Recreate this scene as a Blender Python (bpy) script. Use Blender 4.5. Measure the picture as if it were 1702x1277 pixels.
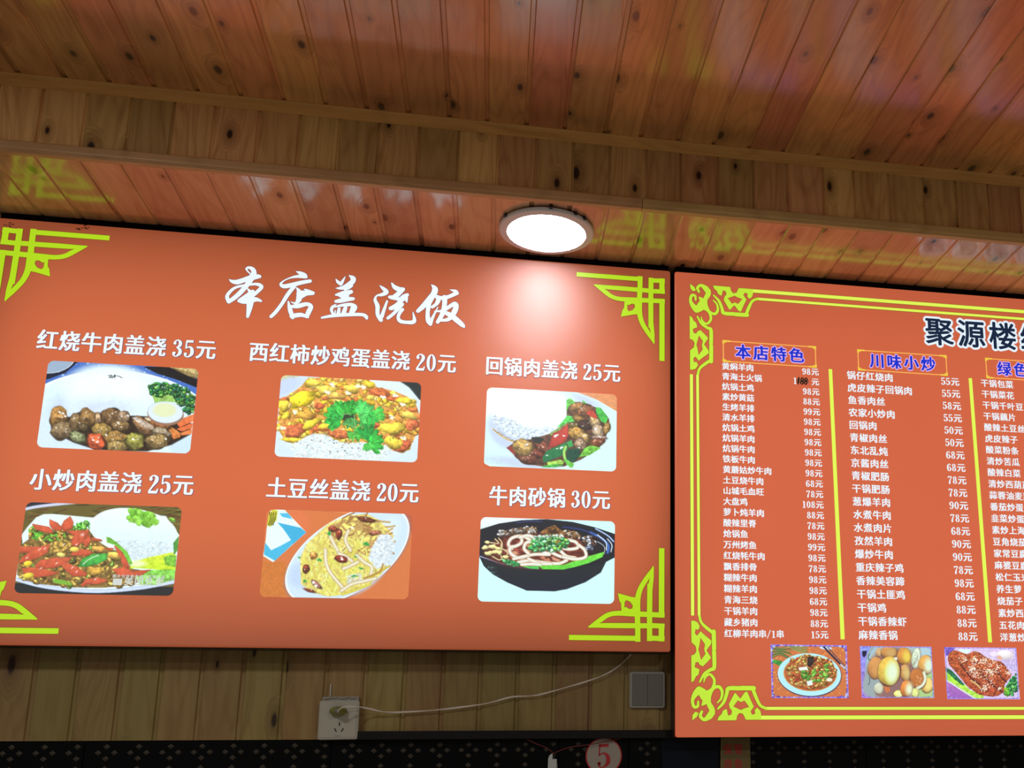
import bpy, bmesh, math, random
import numpy as np
from mathutils import Matrix, Vector

# ---------------------------------------------------------------- scene, camera, world, lights
for o in list(bpy.data.objects):
    bpy.data.objects.remove(o)
S = bpy.context.scene
COL = S.collection
DW = 2.62            # camera to wooden wall (m)
DS = 2.54            # camera to the faces of the two light boxes
CZ = 1.55            # camera height
F, CX, CY = 1773.152, 1175.81, 840.157
M = np.array([[0.98080159, 0.00830392, -0.19483145],
              [0.0363026, 0.97385349, 0.22425769],
              [0.1915995, -0.22702518, 0.95485559]])
cam_d = bpy.data.cameras.new('camera')
cam = bpy.data.objects.new('camera', cam_d)
COL.objects.link(cam)
right = Vector((M[0, 0], M[0, 2], -M[0, 1]))
up = -Vector((M[1, 0], M[1, 2], -M[1, 1]))
back = -Vector((M[2, 0], M[2, 2], -M[2, 1]))
mm = Matrix((right, up, back)).transposed().to_4x4()
mm.translation = Vector((0, -DW, CZ))
cam.matrix_world = mm
cam_d.sensor_width = 36
cam_d.lens = F / 1702 * 36
cam_d.shift_x = -(CX - 851) / 1702
cam_d.shift_y = (CY - 638.5) / 1702
cam_d.clip_start = 0.02
S.camera = cam

S.view_settings.view_transform = 'Standard'
S.view_settings.look = 'None'
S.view_settings.gamma = 1
S.view_settings.use_curve_mapping = False
S.view_settings.exposure = 0
W = bpy.data.worlds.new('room_ambient')
S.world = W
W.use_nodes = True
W.node_tree.nodes['Background'].inputs[0].default_value = (1.0, 0.86, 0.68, 1)
W.node_tree.nodes['Background'].inputs[1].default_value = 0.13


def area_lamp(name, loc, size, power, color=(1, 0.95, 0.88)):
    d = bpy.data.lights.new(name, 'AREA')
    d.shape = 'DISK'
    d.size = size
    d.energy = power
    d.color = color
    o = bpy.data.objects.new(name, d)
    COL.objects.link(o)
    o.location = loc
    return o


# other lamps of the same dining room, set in its ceiling behind the camera
area_lamp('room_lamp', (-1.3, -2.0, CZ + 1.40), 0.35, 20)
area_lamp('room_lamp', (1.2, -3.2, CZ + 1.40), 0.35, 20)


def ray(x, y):
    d = np.array([(x - CX) / F, (y - CY) / F, 1.0])
    w = M.T @ d
    return np.array([w[0], w[2], -w[1]])


def at_y(x, y, depth):
    """the point seen at (x, y) of the photograph on the vertical plane `depth` in front of the camera"""
    d = ray(x, y)
    d = d * depth / d[1]
    return Vector((d[0], d[1] - DW, d[2] + CZ))


def at_z(x, y, z):
    d = ray(x, y)
    d = d * (z - CZ) / d[2]
    return Vector((d[0], d[1] - DW, z))


# ---------------------------------------------------------------- helpers
def lin(c):
    c = np.asarray(c, float) / 255
    return np.where(c <= 0.04045, c / 12.92, ((c + 0.055) / 1.055) ** 2.4)


def lc(r, g, b):
    v = lin((r, g, b))
    return (float(v[0]), float(v[1]), float(v[2]), 1)


def mesh_obj(name, me, mat=None, parent=None, loc=None):
    o = bpy.data.objects.new(name, me)
    COL.objects.link(o)
    if mat:
        me.materials.clear()
        me.materials.append(mat)
    if parent:
        o.parent = parent
    if loc is not None:
        o.location = loc
    return o


def tag(o, label=None, cat=None, group=None, kind=None):
    if label: o['label'] = label
    if cat: o['category'] = cat
    if group: o['group'] = group
    if kind: o['kind'] = kind
    return o


def empty(name, loc):
    o = bpy.data.objects.new(name, None)
    o.empty_display_size = 0.05
    COL.objects.link(o)
    o.location = loc
    return o


def bm_box(bm, x0, x1, y0, y1, z0, z1, bevel=0.0, seg=2):
    r = bmesh.ops.create_cube(bm, size=1.0)
    vs = r['verts']
    for v in vs:
        v.co = Vector((x0 + (v.co.x + .5) * (x1 - x0), y0 + (v.co.y + .5) * (y1 - y0), z0 + (v.co.z + .5) * (z1 - z0)))
    if bevel:
        es = list({e for v in vs for e in v.link_edges})
        bmesh.ops.bevel(bm, geom=es, offset=bevel, segments=seg, affect='EDGES', profile=0.5)


def bm_mesh(bm, name, smooth=False):
    me = bpy.data.meshes.new(name)
    bmesh.ops.recalc_face_normals(bm, faces=bm.faces)
    bm.to_mesh(me)
    bm.free()
    if smooth:
        me.polygons.foreach_set('use_smooth', [True] * len(me.polygons))
    return me


def box_obj(name, x0, x1, y0, y1, z0, z1, mat, parent=None, bevel=0.0, loc=None):
    bm = bmesh.new()
    bm_box(bm, x0, x1, y0, y1, z0, z1, bevel)
    return mesh_obj(name, bm_mesh(bm, name), mat, parent, loc)


def prism(profile, axis, length, name):
    """extrude a closed 2D profile along an axis: 'x' -> profile is (y, z)"""
    bm = bmesh.new()
    n = len(profile)
    ring = []
    for s in (0, length):
        ring.append([bm.verts.new((s, a, b) if axis == 'x' else (a, s, b) if axis == 'y' else (a, b, s)) for a, b in profile])
    for i in range(n):
        j = (i + 1) % n
        bm.faces.new((ring[0][i], ring[0][j], ring[1][j], ring[1][i]))
    bm.faces.new(ring[0])
    bm.faces.new(list(reversed(ring[1])))
    return bm_mesh(bm, name)


def tube(pts, r, name, seg=8, closed=False):
    pts = [Vector(p) for p in pts]
    bm = bmesh.new()
    rings = []
    n = len(pts)
    for i, p in enumerate(pts):
        t = (pts[min(i + 1, n - 1)] - pts[max(i - 1, 0)]).normalized()
        a = t.cross(Vector((0, 1, 0.01))).normalized()
        b = t.cross(a).normalized()
        rings.append([bm.verts.new(p + r * (math.cos(q) * a + math.sin(q) * b)) for q in [2 * math.pi * k / seg for k in range(seg)]])
    for i in range(n - 1):
        for k in range(seg):
            bm.faces.new((rings[i][k], rings[i][(k + 1) % seg], rings[i + 1][(k + 1) % seg], rings[i + 1][k]))
    bm.faces.new(rings[0])
    bm.faces.new(list(reversed(rings[-1])))
    return bm_mesh(bm, name, True)


def catmull(pts, n=8):
    P = [np.array(p, float) for p in pts]
    P = [2 * P[0] - P[1]] + P + [2 * P[-1] - P[-2]]
    out = []
    for i in range(1, len(P) - 2):
        for k in range(n):
            t = k / n
            out.append(0.5 * ((2 * P[i]) + (-P[i - 1] + P[i + 1]) * t + (2 * P[i - 1] - 5 * P[i] + 4 * P[i + 1] - P[i + 2]) * t * t
                              + (-P[i - 1] + 3 * P[i] - 3 * P[i + 1] + P[i + 2]) * t ** 3))
    out.append(P[-2])
    return out


# ---------------------------------------------------------------- materials
def new_mat(name):
    m = bpy.data.materials.new(name)
    m.use_nodes = True
    nt = m.node_tree
    b = nt.nodes['Principled BSDF']
    return m, nt, b


def plain(name, col, rough=0.5, metal=0.0, spec=0.5, noise=0.0, emit=None, es=0.0):
    m, nt, b = new_mat(name)
    b.inputs['Base Color'].default_value = col
    b.inputs['Roughness'].default_value = rough
    b.inputs['Metallic'].default_value = metal
    b.inputs['Specular IOR Level'].default_value = spec
    if noise:
        n = nt.nodes.new('ShaderNodeTexNoise')
        n.inputs['Scale'].default_value = 60
        n.inputs['Detail'].default_value = 5
        tc = nt.nodes.new('ShaderNodeTexCoord')
        nt.links.new(tc.outputs['Object'], n.inputs['Vector'])
        mx = nt.nodes.new('ShaderNodeMix')
        mx.data_type = 'RGBA'
        mx.inputs['A'].default_value = col
        mx.inputs['B'].default_value = tuple(c * (1 - noise) for c in col[:3]) + (1,)
        nt.links.new(n.outputs['Fac'], mx.inputs['Factor'])
        nt.links.new(mx.outputs['Result'], b.inputs['Base Color'])
    if emit:
        b.inputs['Emission Color'].default_value = emit
        b.inputs['Emission Strength'].default_value = es
    return m


def wood(name, light, dark, knot, rough, coat, coat_ior=1.5, knot_n=2.2, tone=0.35, along='z', coat_rough=0.1):
    """knotty pine board; grain runs along one local axis, each board shifted by its own random number"""
    m, nt, b = new_mat(name)
    N, L = nt.nodes.new, nt.links.new

    def math_(op, a, c=None, clamp=False):
        n = N('ShaderNodeMath')
        n.operation = op
        n.use_clamp = clamp
        for k, v in enumerate((a, c)):
            if v is None: continue
            if hasattr(v, 'is_output') or not isinstance(v, (int, float)):
                L(v, n.inputs[k])
            else:
                n.inputs[k].default_value = v
        return n.outputs[0]

    tc = N('ShaderNodeTexCoord')
    oi = N('ShaderNodeObjectInfo')
    sep = N('ShaderNodeSeparateXYZ')
    L(tc.outputs['Object'], sep.inputs[0])
    al = sep.outputs[{'x': 0, 'y': 1, 'z': 2}[along]]
    ac = sep.outputs[1 if along == 'x' else 0]
    rnd = oi.outputs['Random']
    al2 = math_('ADD', al, math_('MULTIPLY', rnd, 37.0))
    ac2 = math_('ADD', ac, math_('MULTIPLY', rnd, 11.0))
    # knots
    cv = N('ShaderNodeCombineXYZ')
    L(math_('MULTIPLY', ac2, 11.0), cv.inputs[0])
    L(math_('MULTIPLY', al2, 5.5 * knot_n / 2.2), cv.inputs[1])
    vo = N('ShaderNodeTexVoronoi')
    vo.voronoi_dimensions = '2D'
    vo.inputs['Scale'].default_value = 1.0
    L(cv.outputs[0], vo.inputs['Vector'])
    d = vo.outputs['Distance']
    sc = N('ShaderNodeSeparateColor')
    L(vo.outputs['Color'], sc.inputs[0])
    big = math_('MULTIPLY', math_('GREATER_THAN', sc.outputs[0], 0.52), math_('ADD', math_('MULTIPLY', sc.outputs[1], 0.085), 0.035))
    km = math_('SUBTRACT', 1.0, math_('DIVIDE', d, math_('MAXIMUM', big, 0.0001)), True)
    km = math_('MULTIPLY', math_('MULTIPLY', km, 2.2, True), math_('GREATER_THAN', big, 0.01))
    halo = math_('SUBTRACT', 1.0, math_('DIVIDE', d, math_('MAXIMUM', math_('MULTIPLY', big, 3.2), 0.0001)), True)
    halo = math_('MULTIPLY', halo, math_('GREATER_THAN', big, 0.01))
    # grain
    low = N('ShaderNodeTexNoise')
    low.inputs['Scale'].default_value = 1.0
    low.inputs['Detail'].default_value = 2
    c2 = N('ShaderNodeCombineXYZ')
    L(math_('MULTIPLY', ac2, 9.0), c2.inputs[0])
    L(math_('MULTIPLY', al2, 1.6), c2.inputs[1])
    L(c2.outputs[0], low.inputs['Vector'])
    bend = math_('ADD', math_('MULTIPLY', low.outputs['Fac'], 5.0), math_('MULTIPLY', halo, 2.2))
    c3 = N('ShaderNodeCombineXYZ')
    L(math_('ADD', math_('MULTIPLY', ac2, 70.0), math_('MULTIPLY', bend, 2.0)), c3.inputs[0])
    L(math_('MULTIPLY', al2, 1.2), c3.inputs[1])
    fine = N('ShaderNodeTexNoise')
    fine.inputs['Scale'].default_value = 1.0
    fine.inputs['Detail'].default_value = 3
    L(c3.outputs[0], fine.inputs['Vector'])
    g = math_('MULTIPLY', math_('SUBTRACT', fine.outputs['Fac'], 0.42), 3.2, True)
    ringw = math_('SINE', math_('MULTIPLY', bend, 7.0))
    ringw = math_('MULTIPLY', math_('POWER', math_('ABSOLUTE', ringw), 6.0), 0.30)
    g = math_('ADD', math_('MULTIPLY', g, 0.6), ringw, True)
    mx = N('ShaderNodeMix')
    mx.data_type = 'RGBA'
    mx.inputs['A'].default_value = light
    mx.inputs['B'].default_value = dark
    L(g, mx.inputs['Factor'])
    mh = N('ShaderNodeMix')
    mh.data_type = 'RGBA'
    L(mx.outputs['Result'], mh.inputs['A'])
    mh.inputs['B'].default_value = tuple(c * 0.55 for c in dark[:3]) + (1,)
    L(math_('MULTIPLY', halo, 0.8), mh.inputs['Factor'])
    mk = N('ShaderNodeMix')
    mk.data_type = 'RGBA'
    L(mh.outputs['Result'], mk.inputs['A'])
    mk.inputs['B'].default_value = knot
    L(km, mk.inputs['Factor'])
    hs = N('ShaderNodeHueSaturation')
    wn = N('ShaderNodeTexWhiteNoise')
    wn.noise_dimensions = '1D'
    L(rnd, wn.inputs['W'])
    L(math_('ADD', math_('MULTIPLY', rnd, tone), 1.0 - tone * 0.55), hs.inputs['Value'])
    L(math_('ADD', math_('MULTIPLY', wn.outputs['Value'], 0.035), 0.485), hs.inputs['Hue'])
    L(mk.outputs['Result'], hs.inputs['Color'])
    L(hs.outputs['Color'], b.inputs['Base Color'])
    b.inputs['Roughness'].default_value = rough
    b.inputs['Coat Weight'].default_value = coat
    b.inputs['Coat Roughness'].default_value = coat_rough
    b.inputs['Coat IOR'].default_value = coat_ior
    b.inputs['Specular IOR Level'].default_value = 0.3
    bp = N('ShaderNodeBump')
    bp.inputs['Strength'].default_value = 0.12
    bp.inputs['Distance'].default_value = 0.001
    L(math_('ADD', g, low.outputs['Fac']), bp.inputs['Height'])
    L(bp.outputs['Normal'], b.inputs['Normal'])
    L(bp.outputs['Normal'], b.inputs['Coat Normal'])
    return m


PINE_L = (0.74, 0.46, 0.19, 1)
PINE_D = (0.42, 0.19, 0.06, 1)
KNOT = (0.03, 0.012, 0.008, 1)
M_CEIL = wood('varnished_red_pine', (0.70, 0.32, 0.12, 1), (0.40, 0.15, 0.045, 1), KNOT, 0.5, 1.0, 2.0, along='y', coat_rough=0.16)
M_SOFF = wood('varnished_soffit_pine', (0.68, 0.42, 0.23, 1), (0.46, 0.22, 0.10, 1), KNOT, 0.5, 1.0, 2.1, along='y', coat_rough=0.14)
M_FASC = wood('fascia_pine', PINE_L, PINE_D, KNOT, 0.5, 0.3, along='z', coat_rough=0.3, tone=0.6)
M_WALL = wood('wall_pine', (0.31, 0.225, 0.083, 1), (0.22, 0.13, 0.044, 1), KNOT, 0.5, 0.2, along='z', coat_rough=0.35, knot_n=1.6, tone=0.3)
M_TRIM = wood('trim_pine', (0.72, 0.36, 0.11, 1), (0.52, 0.23, 0.06, 1), KNOT, 0.45, 0.5, along='x', coat_rough=0.25, knot_n=0.3, tone=0.1)
M_TRIM2 = wood('oak_trim', (0.66, 0.45, 0.20, 1), (0.44, 0.28, 0.12, 1), KNOT, 0.5, 0.3, along='x', coat_rough=0.3, knot_n=0.3, tone=0.1)
M_GROOVE = plain('dark_groove', (0.10, 0.045, 0.02, 1), 0.7)
M_DARK = plain('black_painted_strip', (0.012, 0.012, 0.014, 1), 0.45, spec=0.2, noise=0.3)
M_ALU = plain('grey_aluminium', (0.20, 0.20, 0.22, 1), 0.4, 0.7)
M_VINYL = plain('red_vinyl_side', lc(150, 40, 28), 0.45)
M_WHITEP = plain('white_plastic', (0.50, 0.50, 0.44, 1), 0.35, noise=0.1)
M_GREYP = plain('grey_plastic', (0.17, 0.18, 0.16, 1), 0.35)
M_GREYP2 = plain('light_grey_plastic', (0.34, 0.35, 0.31, 1), 0.35)
M_BLACK = plain('black_plastic', (0.01, 0.01, 0.01, 1), 0.5)

# ---------------------------------------------------------------- the room shell
XL, XR = -2.2, 2.6
Z_SOFF = CZ + 1.247
Z_CEIL = CZ + 1.425
Y_FASC = 2.268 - DW
Z_TILE = at_y(300, 1231, DW)[2]
PITCH = 0.0868

floor = box_obj('floor', XL, XR, -5.6, 0, -0.05, 0, plain('pale_floor_tiles', (0.55, 0.50, 0.42, 1), 0.4, noise=0.15))
tag(floor, kind='structure')


def groove_profile(w, t, lip=0.0075, ch=0.0022, depth=0.004):
    """cross-section (across, out) of a tongue-and-groove board, face towards negative 'out'"""
    return [(ch, 0), (w - lip - ch, 0), (w - lip, depth), (w, depth), (w, t), (0, t), (0, ch)]


def boards(parent, xs, mk_mesh, mat, y=0.0, z=0.0):
    """one board per gap between neighbouring joints, shared mesh where the width is the nominal pitch"""
    first = None
    for i in range(len(xs) - 1):
        w = xs[i + 1] - xs[i]
        if first is None:
            first = mk_mesh(PITCH)
            first.materials.append(mat)
        o = bpy.data.objects.new('plank', first)
        COL.objects.link(o)
        o.parent = parent
        o.location = (xs[i], y, z)
        o.scale = (w / PITCH, 1, 1)


def fill_joints(meas):
    """measured joints, continued at the nominal pitch to both ends of the room"""
    a = list(meas)
    pl = (a[-1] - a[0]) / (len(a) - 1)
    while a[0] > XL: a.insert(0, a[0] - pl)
    while a[-1] < XR: a.append(a[-1] + pl)
    return a


# --- wooden wall, one board after another
wall = box_obj('wall_back', XL, XR, 0.006, 0.05, Z_TILE, Z_SOFF, M_GROOVE)
tag(wall, kind='structure')
wx = [at_y(x, 1150, DW)[0] for x in (57, 128, 200.5, 267.5, 335.5, 405, 473, 544, 609.5, 674, 738, 800, 862, 923.5, 984, 1043, 1102)]
wx = fill_joints(wx)
hw = Z_SOFF - Z_TILE
boards(wall, wx, lambda w: prism(groove_profile(w, 0.012), 'z', hw, 'plank'), M_WALL, y=0.0 - 0.006, z=Z_TILE)
wall.location.y = 0.006

# --- low ceiling over the signs (soffit), boards running away from the viewer
soffit = box_obj('ceiling', XL, XR, Y_FASC, 0.05, Z_SOFF + 0.008, Z_SOFF + 0.03, M_GROOVE)
tag(soffit, kind='structure')
sx = [-0.990 * .9976, -0.902 * .9976, -0.820, -0.732, -0.646, -0.558, -0.470]
sx += [sx[-1] + (0.402 - sx[-1]) * k / 10 for k in range(1, 11)]
sx += [0.492, 0.582, 0.668, 0.754, 0.843, 0.934, 1.016, 1.103, 1.190]
sx = fill_joints(sx)
ls = -Y_FASC
boards(soffit, sx, lambda w: prism([(a, b) for a, b in groove_profile(w, 0.010)], 'y', ls, 'plank'), M_SOFF, y=Y_FASC, z=Z_SOFF)

# --- upper ceiling, same boards
ceil = box_obj('ceiling', XL, XR, -5.6, Y_FASC, Z_CEIL + 0.008, Z_CEIL + 0.03, M_GROOVE)
tag(ceil, kind='structure')
ux = []
for px, py in ((35, 124), (113, 132), (187, 140), (261, 148), (333, 155), (405, 163), (476, 170), (546, 177), (613.5, 184), (682, 192), (751, 199),
               (812.6, 206), (878, 213), (941, 220), (1008, 227), (1066, 234), (1128, 241), (1186.6, 246), (1244.8, 252), (1301, 259),
               (1359, 264), (1415.7, 270), (1472, 276), (1530, 282), (1586.7, 288), (1643, 293), (1701, 298)):
    ux.append(at_z(px, py, Z_CEIL)[0])
ux = fill_joints(ux)
lu = 5.6 + Y_FASC
boards(ceil, ux, lambda w: prism(groove_profile(w, 0.010), 'y', lu, 'plank'), M_CEIL, y=-5.6, z=Z_CEIL)

# --- vertical face between the two ceilings
fascia = box_obj('wall_front', XL, XR, Y_FASC + 0.008, Y_FASC + 0.03, Z_SOFF + 0.011, Z_CEIL, M_GROOVE)
tag(fascia, kind='structure')
fx = [at_y(x, y, 2.268)[0] for x, y in ((70, 188), (143, 196), (217, 204), (288, 212), (356, 219), (430, 226), (498, 233), (564, 240), (630, 247), (697, 254),
      (763, 262), (829, 269), (892, 276), (954, 282), (1015, 289), (1076, 295), (1133, 301), (1195, 307), (1254, 313), (1310, 320), (1370, 326), (1421, 330),
      (1480, 337), (1537, 343))]
fx = fill_joints(fx)
boards(fascia, fx, lambda w: prism(groove_profile(w, 0.010, lip=0.004), 'z', Z_CEIL - Z_SOFF, 'plank'), M_FASC, y=Y_FASC - 0.002, z=Z_SOFF)


# --- mouldings
def moulding(name, profile, x0, x1, y, z, mat):
    o = mesh_obj(name, prism(profile, 'x', x1 - x0, name), mat, None, (x0, y, z))
    tag(o, kind='structure')
    return o


q = 0.018
prof_up = [(0.0, 0.0), (0.0, -0.022), (-0.003, -0.022), (-0.005, -0.018), (-0.008, -0.0165), (-0.010, -0.012), (-0.014, -0.0105), (-0.016, -0.005), (-0.018, -0.003), (-0.018, 0.0)]
moulding('trim_1', prof_up, XL, XR, Y_FASC - 0.002, Z_CEIL + 0.0005, M_TRIM)
prof_lo = [(0.008, 0.0), (-0.004, 0.0), (-0.0065, 0.0008), (-0.0065, 0.0028), (-0.0085, 0.0034), (-0.0085, 0.0056), (-0.0115, 0.0066), (-0.012, 0.009), (-0.012, 0.022), (-0.009, 0.0255), (-0.002, 0.028), (0.008, 0.028)]
xj = at_y(1068, 345, 2.25)[0]
moulding('trim_2', prof_lo, XL, xj - 0.0006, Y_FASC - 0.004, Z_SOFF - 0.0025, M_TRIM2)
moulding('trim_3', prof_lo, xj + 0.0006, XR, Y_FASC - 0.004, Z_SOFF - 0.0030, M_TRIM2)
a, b_ = at_y(596, 1216, DW), at_y(1119, 1214, DW)
zb = at_y(850, 1229, DW)[2]
strip = box_obj('trim_4', 0, b_[0] - a[0], -0.012, 0, 0, a[2] - zb, M_DARK, bevel=0.0015, loc=(a[0], -0.006, zb))
tag(strip, kind='structure')

# --- dark tiled wall below the boards
wall2 = box_obj('wall_lower', XL, XR, 0.012, 0.06, 0, Z_TILE, plain('black_grout', (0.02, 0.02, 0.022, 1), 0.7))
tag(wall2, kind='structure')
M_TILE = plain('black_glazed_tile', (0.003, 0.0035, 0.005, 1), 0.35, spec=0.12, noise=0.4)
M_LOZ = plain('bronze_lozenge', (0.05, 0.042, 0.032, 1), 0.5, 0.0, spec=0.2)


def tile_mesh(w, h, x_off):
    bm = bmesh.new()
    bm_box(bm, 0.0008, w - 0.0008, 0, 0.01, 0.0008, h - 0.0008, 0.0006, 1)
    nf = len(bm.faces)
    P = 0.0655
    r_, rz = 0.0070, 0.0058
    k0 = int(x_off / P)
    pts = []
    for i in range(-1, int(w / P) + 2):
        for j in range(0, int(h / 0.066) + 1):
            cx = i * P - (x_off - k0 * P)
            cz = h - 0.012 - j * 0.066
            pts += [(cx, cz), (cx - 0.0165, cz - 0.013), (cx + 0.0165, cz - 0.013), (cx, cz - 0.0255)]
            pts += [(cx, cz - 0.047)]
    for x, z in pts:
        if 0.008 < x < w - 0.008 and 0.01 < z < h - 0.008:
            v = [bm.verts.new((x + dx, -0.0006, z + dz)) for dx, dz in ((-r_, 0), (0, -rz), (r_, 0), (0, rz))]
            c = bm.verts.new((x, -0.0016, z))
            for k in range(4):
                bm.faces.new((v[k], v[(k + 1) % 4], c))
    me = bpy.data.meshes.new('tile')
    for f in bm.faces:
        f.material_index = 0 if f.index < nf and f.index >= 0 else 1
    bm.faces.index_update()
    for f in bm.faces:
        f.material_index = 1 if len(f.verts) == 3 and abs(f.calc_center_median().y) < 0.0019 and f.calc_center_median().y < -0.0005 else 0
    bm.to_mesh(me)
    bm.free()
    me.materials.append(M_TILE)
    me.materials.append(M_LOZ)
    return me


tx = [at_y(x, 1255, DW)[0] for x in (138, 534, 929, 1045, 1440)]
tw = (tx[2] - tx[0]) / 2
tx[1] = tx[0] + tw
while tx[0] > XL: tx.insert(0, tx[0] - tw)
while tx[-1] < XR: tx.append(tx[-1] + tw)
THT = 0.30
cache = {}
for r in range(4):
    for i in range(len(tx) - 1):
        w = tx[i + 1] - tx[i]
        key = round(w, 3)
        if key not in cache:
            cache[key] = tile_mesh(w, THT, 0.02)
        o = mesh_obj('tile', cache[key], None, wall2, (tx[i], 0.0025, Z_TILE - 0.001 - THT * (r + 1)))


# ---------------------------------------------------------------- light boxes: print materials
def print_mat(name, col=None, half=(1, 1), amp=0.45, pw=2.0, gloss=0.43, attr=False, gain=1.0, spec=0.5):
    """backlit print: colour shines through, the tubes behind are dimmer towards the rim of the box"""
    m, nt, b = new_mat(name)
    N, L = nt.nodes.new, nt.links.new
    tc = N('ShaderNodeTexCoord')
    sep = N('ShaderNodeSeparateXYZ')
    L(tc.outputs['Object'], sep.inputs[0])

    def ma(op, a, c=None, clamp=False):
        n = N('ShaderNodeMath')
        n.operation = op
        n.use_clamp = clamp
        for k, v in enumerate((a, c)):
            if v is None: continue
            if isinstance(v, (int, float)): n.inputs[k].default_value = v
            else: L(v, n.inputs[k])
        return n.outputs[0]
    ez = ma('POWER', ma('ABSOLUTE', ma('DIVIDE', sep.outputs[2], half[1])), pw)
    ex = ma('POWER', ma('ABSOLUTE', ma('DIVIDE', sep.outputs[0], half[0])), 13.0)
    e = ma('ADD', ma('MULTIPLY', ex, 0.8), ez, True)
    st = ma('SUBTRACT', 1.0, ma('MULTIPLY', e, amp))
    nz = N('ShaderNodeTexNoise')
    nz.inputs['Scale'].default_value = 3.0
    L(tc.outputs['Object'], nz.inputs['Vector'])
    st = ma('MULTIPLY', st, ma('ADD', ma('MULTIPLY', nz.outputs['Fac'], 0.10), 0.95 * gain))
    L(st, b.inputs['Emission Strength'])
    if attr:
        at = N('ShaderNodeVertexColor')
        at.layer_name = 'print'
        L(at.outputs['Color'], b.inputs['Emission Color'])
        b.inputs['Base Color'].default_value = (0.03, 0.03, 0.03, 1)
    else:
        b.inputs['Emission Color'].default_value = col
        b.inputs['Base Color'].default_value = tuple(c * 0.07 for c in col[:3]) + (1,)
    b.inputs['Roughness'].default_value = gloss
    b.inputs['Specular IOR Level'].default_value = spec
    # woven banner cloth: fine horizontal ribs spread the lamp's reflection up and down
    wv = N('ShaderNodeTexWave')
    wv.bands_direction = 'Z'
    wv.inputs['Scale'].default_value = 420
    wv.inputs['Distortion'].default_value = 0.5
    L(tc.outputs['Object'], wv.inputs['Vector'])
    bp = N('ShaderNodeBump')
    bp.inputs['Strength'].default_value = 0.3
    bp.inputs['Distance'].default_value = 0.0004
    L(wv.outputs['Fac'], bp.inputs['Height'])
    L(bp.outputs['Normal'], b.inputs['Normal'])
    return m


# ---- the two boxes: extents in camera-plane metres
def to_local(px, py, org):
    p = at_y(px, py, DS)
    return (p[0] - org[0], p[2] - org[2])


A_x0, A_x1, A_z0, A_z1 = -0.460 * DS, 0.1640 * DS, 0.0943 * DS, 0.4841 * DS
B_x0, B_x1, B_z0, B_z1 = 0.1686 * DS, 0.1686 * DS + 2.02, 0.0152 * DS, 0.4840 * DS
YF = DS - DW   # y of the printed faces


def light_box(name, x0, x1, z0, z1, face_mat, depth):
    cx, cz = (x0 + x1) / 2, (z0 + z1) / 2 + CZ
    hx, hz = (x1 - x0) / 2, (z1 - z0) / 2
    root = empty(name, (cx, YF, cz))
    # printed cloth face with softly rounded rim
    bm = bmesh.new()
    n = 6
    r = 0.005
    rings = []
    for k in range(n + 1):
        a = k / n * math.pi / 2
        ins = r * (1 - math.sin(a))
        yy = r * (1 - math.cos(a))
        rr = 0.006
        ring = []
        X, Z = hx - ins, hz - ins
        for (sx_, sz_, a0) in ((1, 1, 0), (-1, 1, 90), (-1, -1, 180), (1, -1, 270)):
            for q_ in range(5):
                t = math.radians(a0 + q_ * 22.5)
                ring.append(bm.verts.new((sx_ * (X - rr) + rr * math.cos(t), yy, sz_ * (Z - rr) + rr * math.sin(t))))
        rings.append(ring)
    m_ = len(rings[0])
    bm.faces.new(rings[0])
    for k in range(n):
        for i in range(m_):
            bm.faces.new((rings[k][i], rings[k][(i + 1) % m_], rings[k + 1][(i + 1) % m_], rings[k + 1][i]))
    me = bm_mesh(bm, 'printed_face')
    mesh_obj('printed_face', me, face_mat, root)
    # cloth side wrapped round the frame, then the aluminium frame behind it
    for nm, y0, y1, ins, mt in (('cloth_edge', r * 0.9, 0.022, 0.0005, M_VINYL), ('back_frame', 0.022, depth, 0.0, M_ALUD)):
        bm = bmesh.new()
        bm_box(bm, -hx + ins, hx - ins, y0, y1, -hz + ins, hz - ins, 0.001 if nm == 'back_frame' else 0)
        mesh_obj(nm, bm_mesh(bm, nm), mt, root)
    box_obj('gap_shade_bar', -hx + 0.004, hx - 0.004, 0.008, depth, hz - 0.002, hz + 0.0165, M_GAPBAR, root)  # added bar, blocks light so the gap under the ceiling goes dark
    return root, (cx, YF, cz), hx, hz


M_GAPBAR = plain('black_gap_bar', (0.004, 0.004, 0.005, 1), 0.8, spec=0.1)  # matte black for the light-blocking bar added above each box
M_ALUD = plain('dark_aluminium_frame', (0.07, 0.07, 0.08, 1), 0.35, 0.8)
hA = ((A_x1 - A_x0) / 2, (A_z1 - A_z0) / 2)
hB = ((B_x1 - B_x0) / 2, (B_z1 - B_z0) / 2)
ORANGE = lc(214, 108, 68)
ORANGE_B = lc(211, 102, 68)
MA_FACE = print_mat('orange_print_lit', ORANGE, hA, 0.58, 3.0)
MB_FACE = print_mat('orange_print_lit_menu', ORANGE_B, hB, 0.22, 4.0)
MA_WHITE = print_mat('white_print_lit', lc(240, 252, 255), hA, 0.06, 2.0)
MB_WHITE = print_mat('white_print_lit_menu', lc(232, 246, 255), hB, 0.05, 3.0)
MA_LIME = print_mat('lime_print_lit', lc(184, 226, 28), hA, 0.10, 3.0)
MB_LIME = print_mat('lime_print_lit_menu', lc(196, 236, 60), hB, 0.06, 4.0)
MB_YEL = print_mat('yellow_print_lit_menu', lc(226, 250, 88), hB, 0.06, 4.0)
MB_GOLD = print_mat('gold_print_lit_menu', lc(250, 178, 88), hB, 0.05, 4.0)
MB_GOLD2 = print_mat('bright_gold_print_lit_menu', lc(240, 206, 70), hB, 0.05, 4.0)
MB_BLUE = print_mat('blue_print_lit_menu', lc(20, 50, 205), hB, 0.05, 4.0)
MB_LAV = print_mat('lavender_print_lit_menu', lc(225, 180, 235), hB, 0.05, 4.0)
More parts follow.
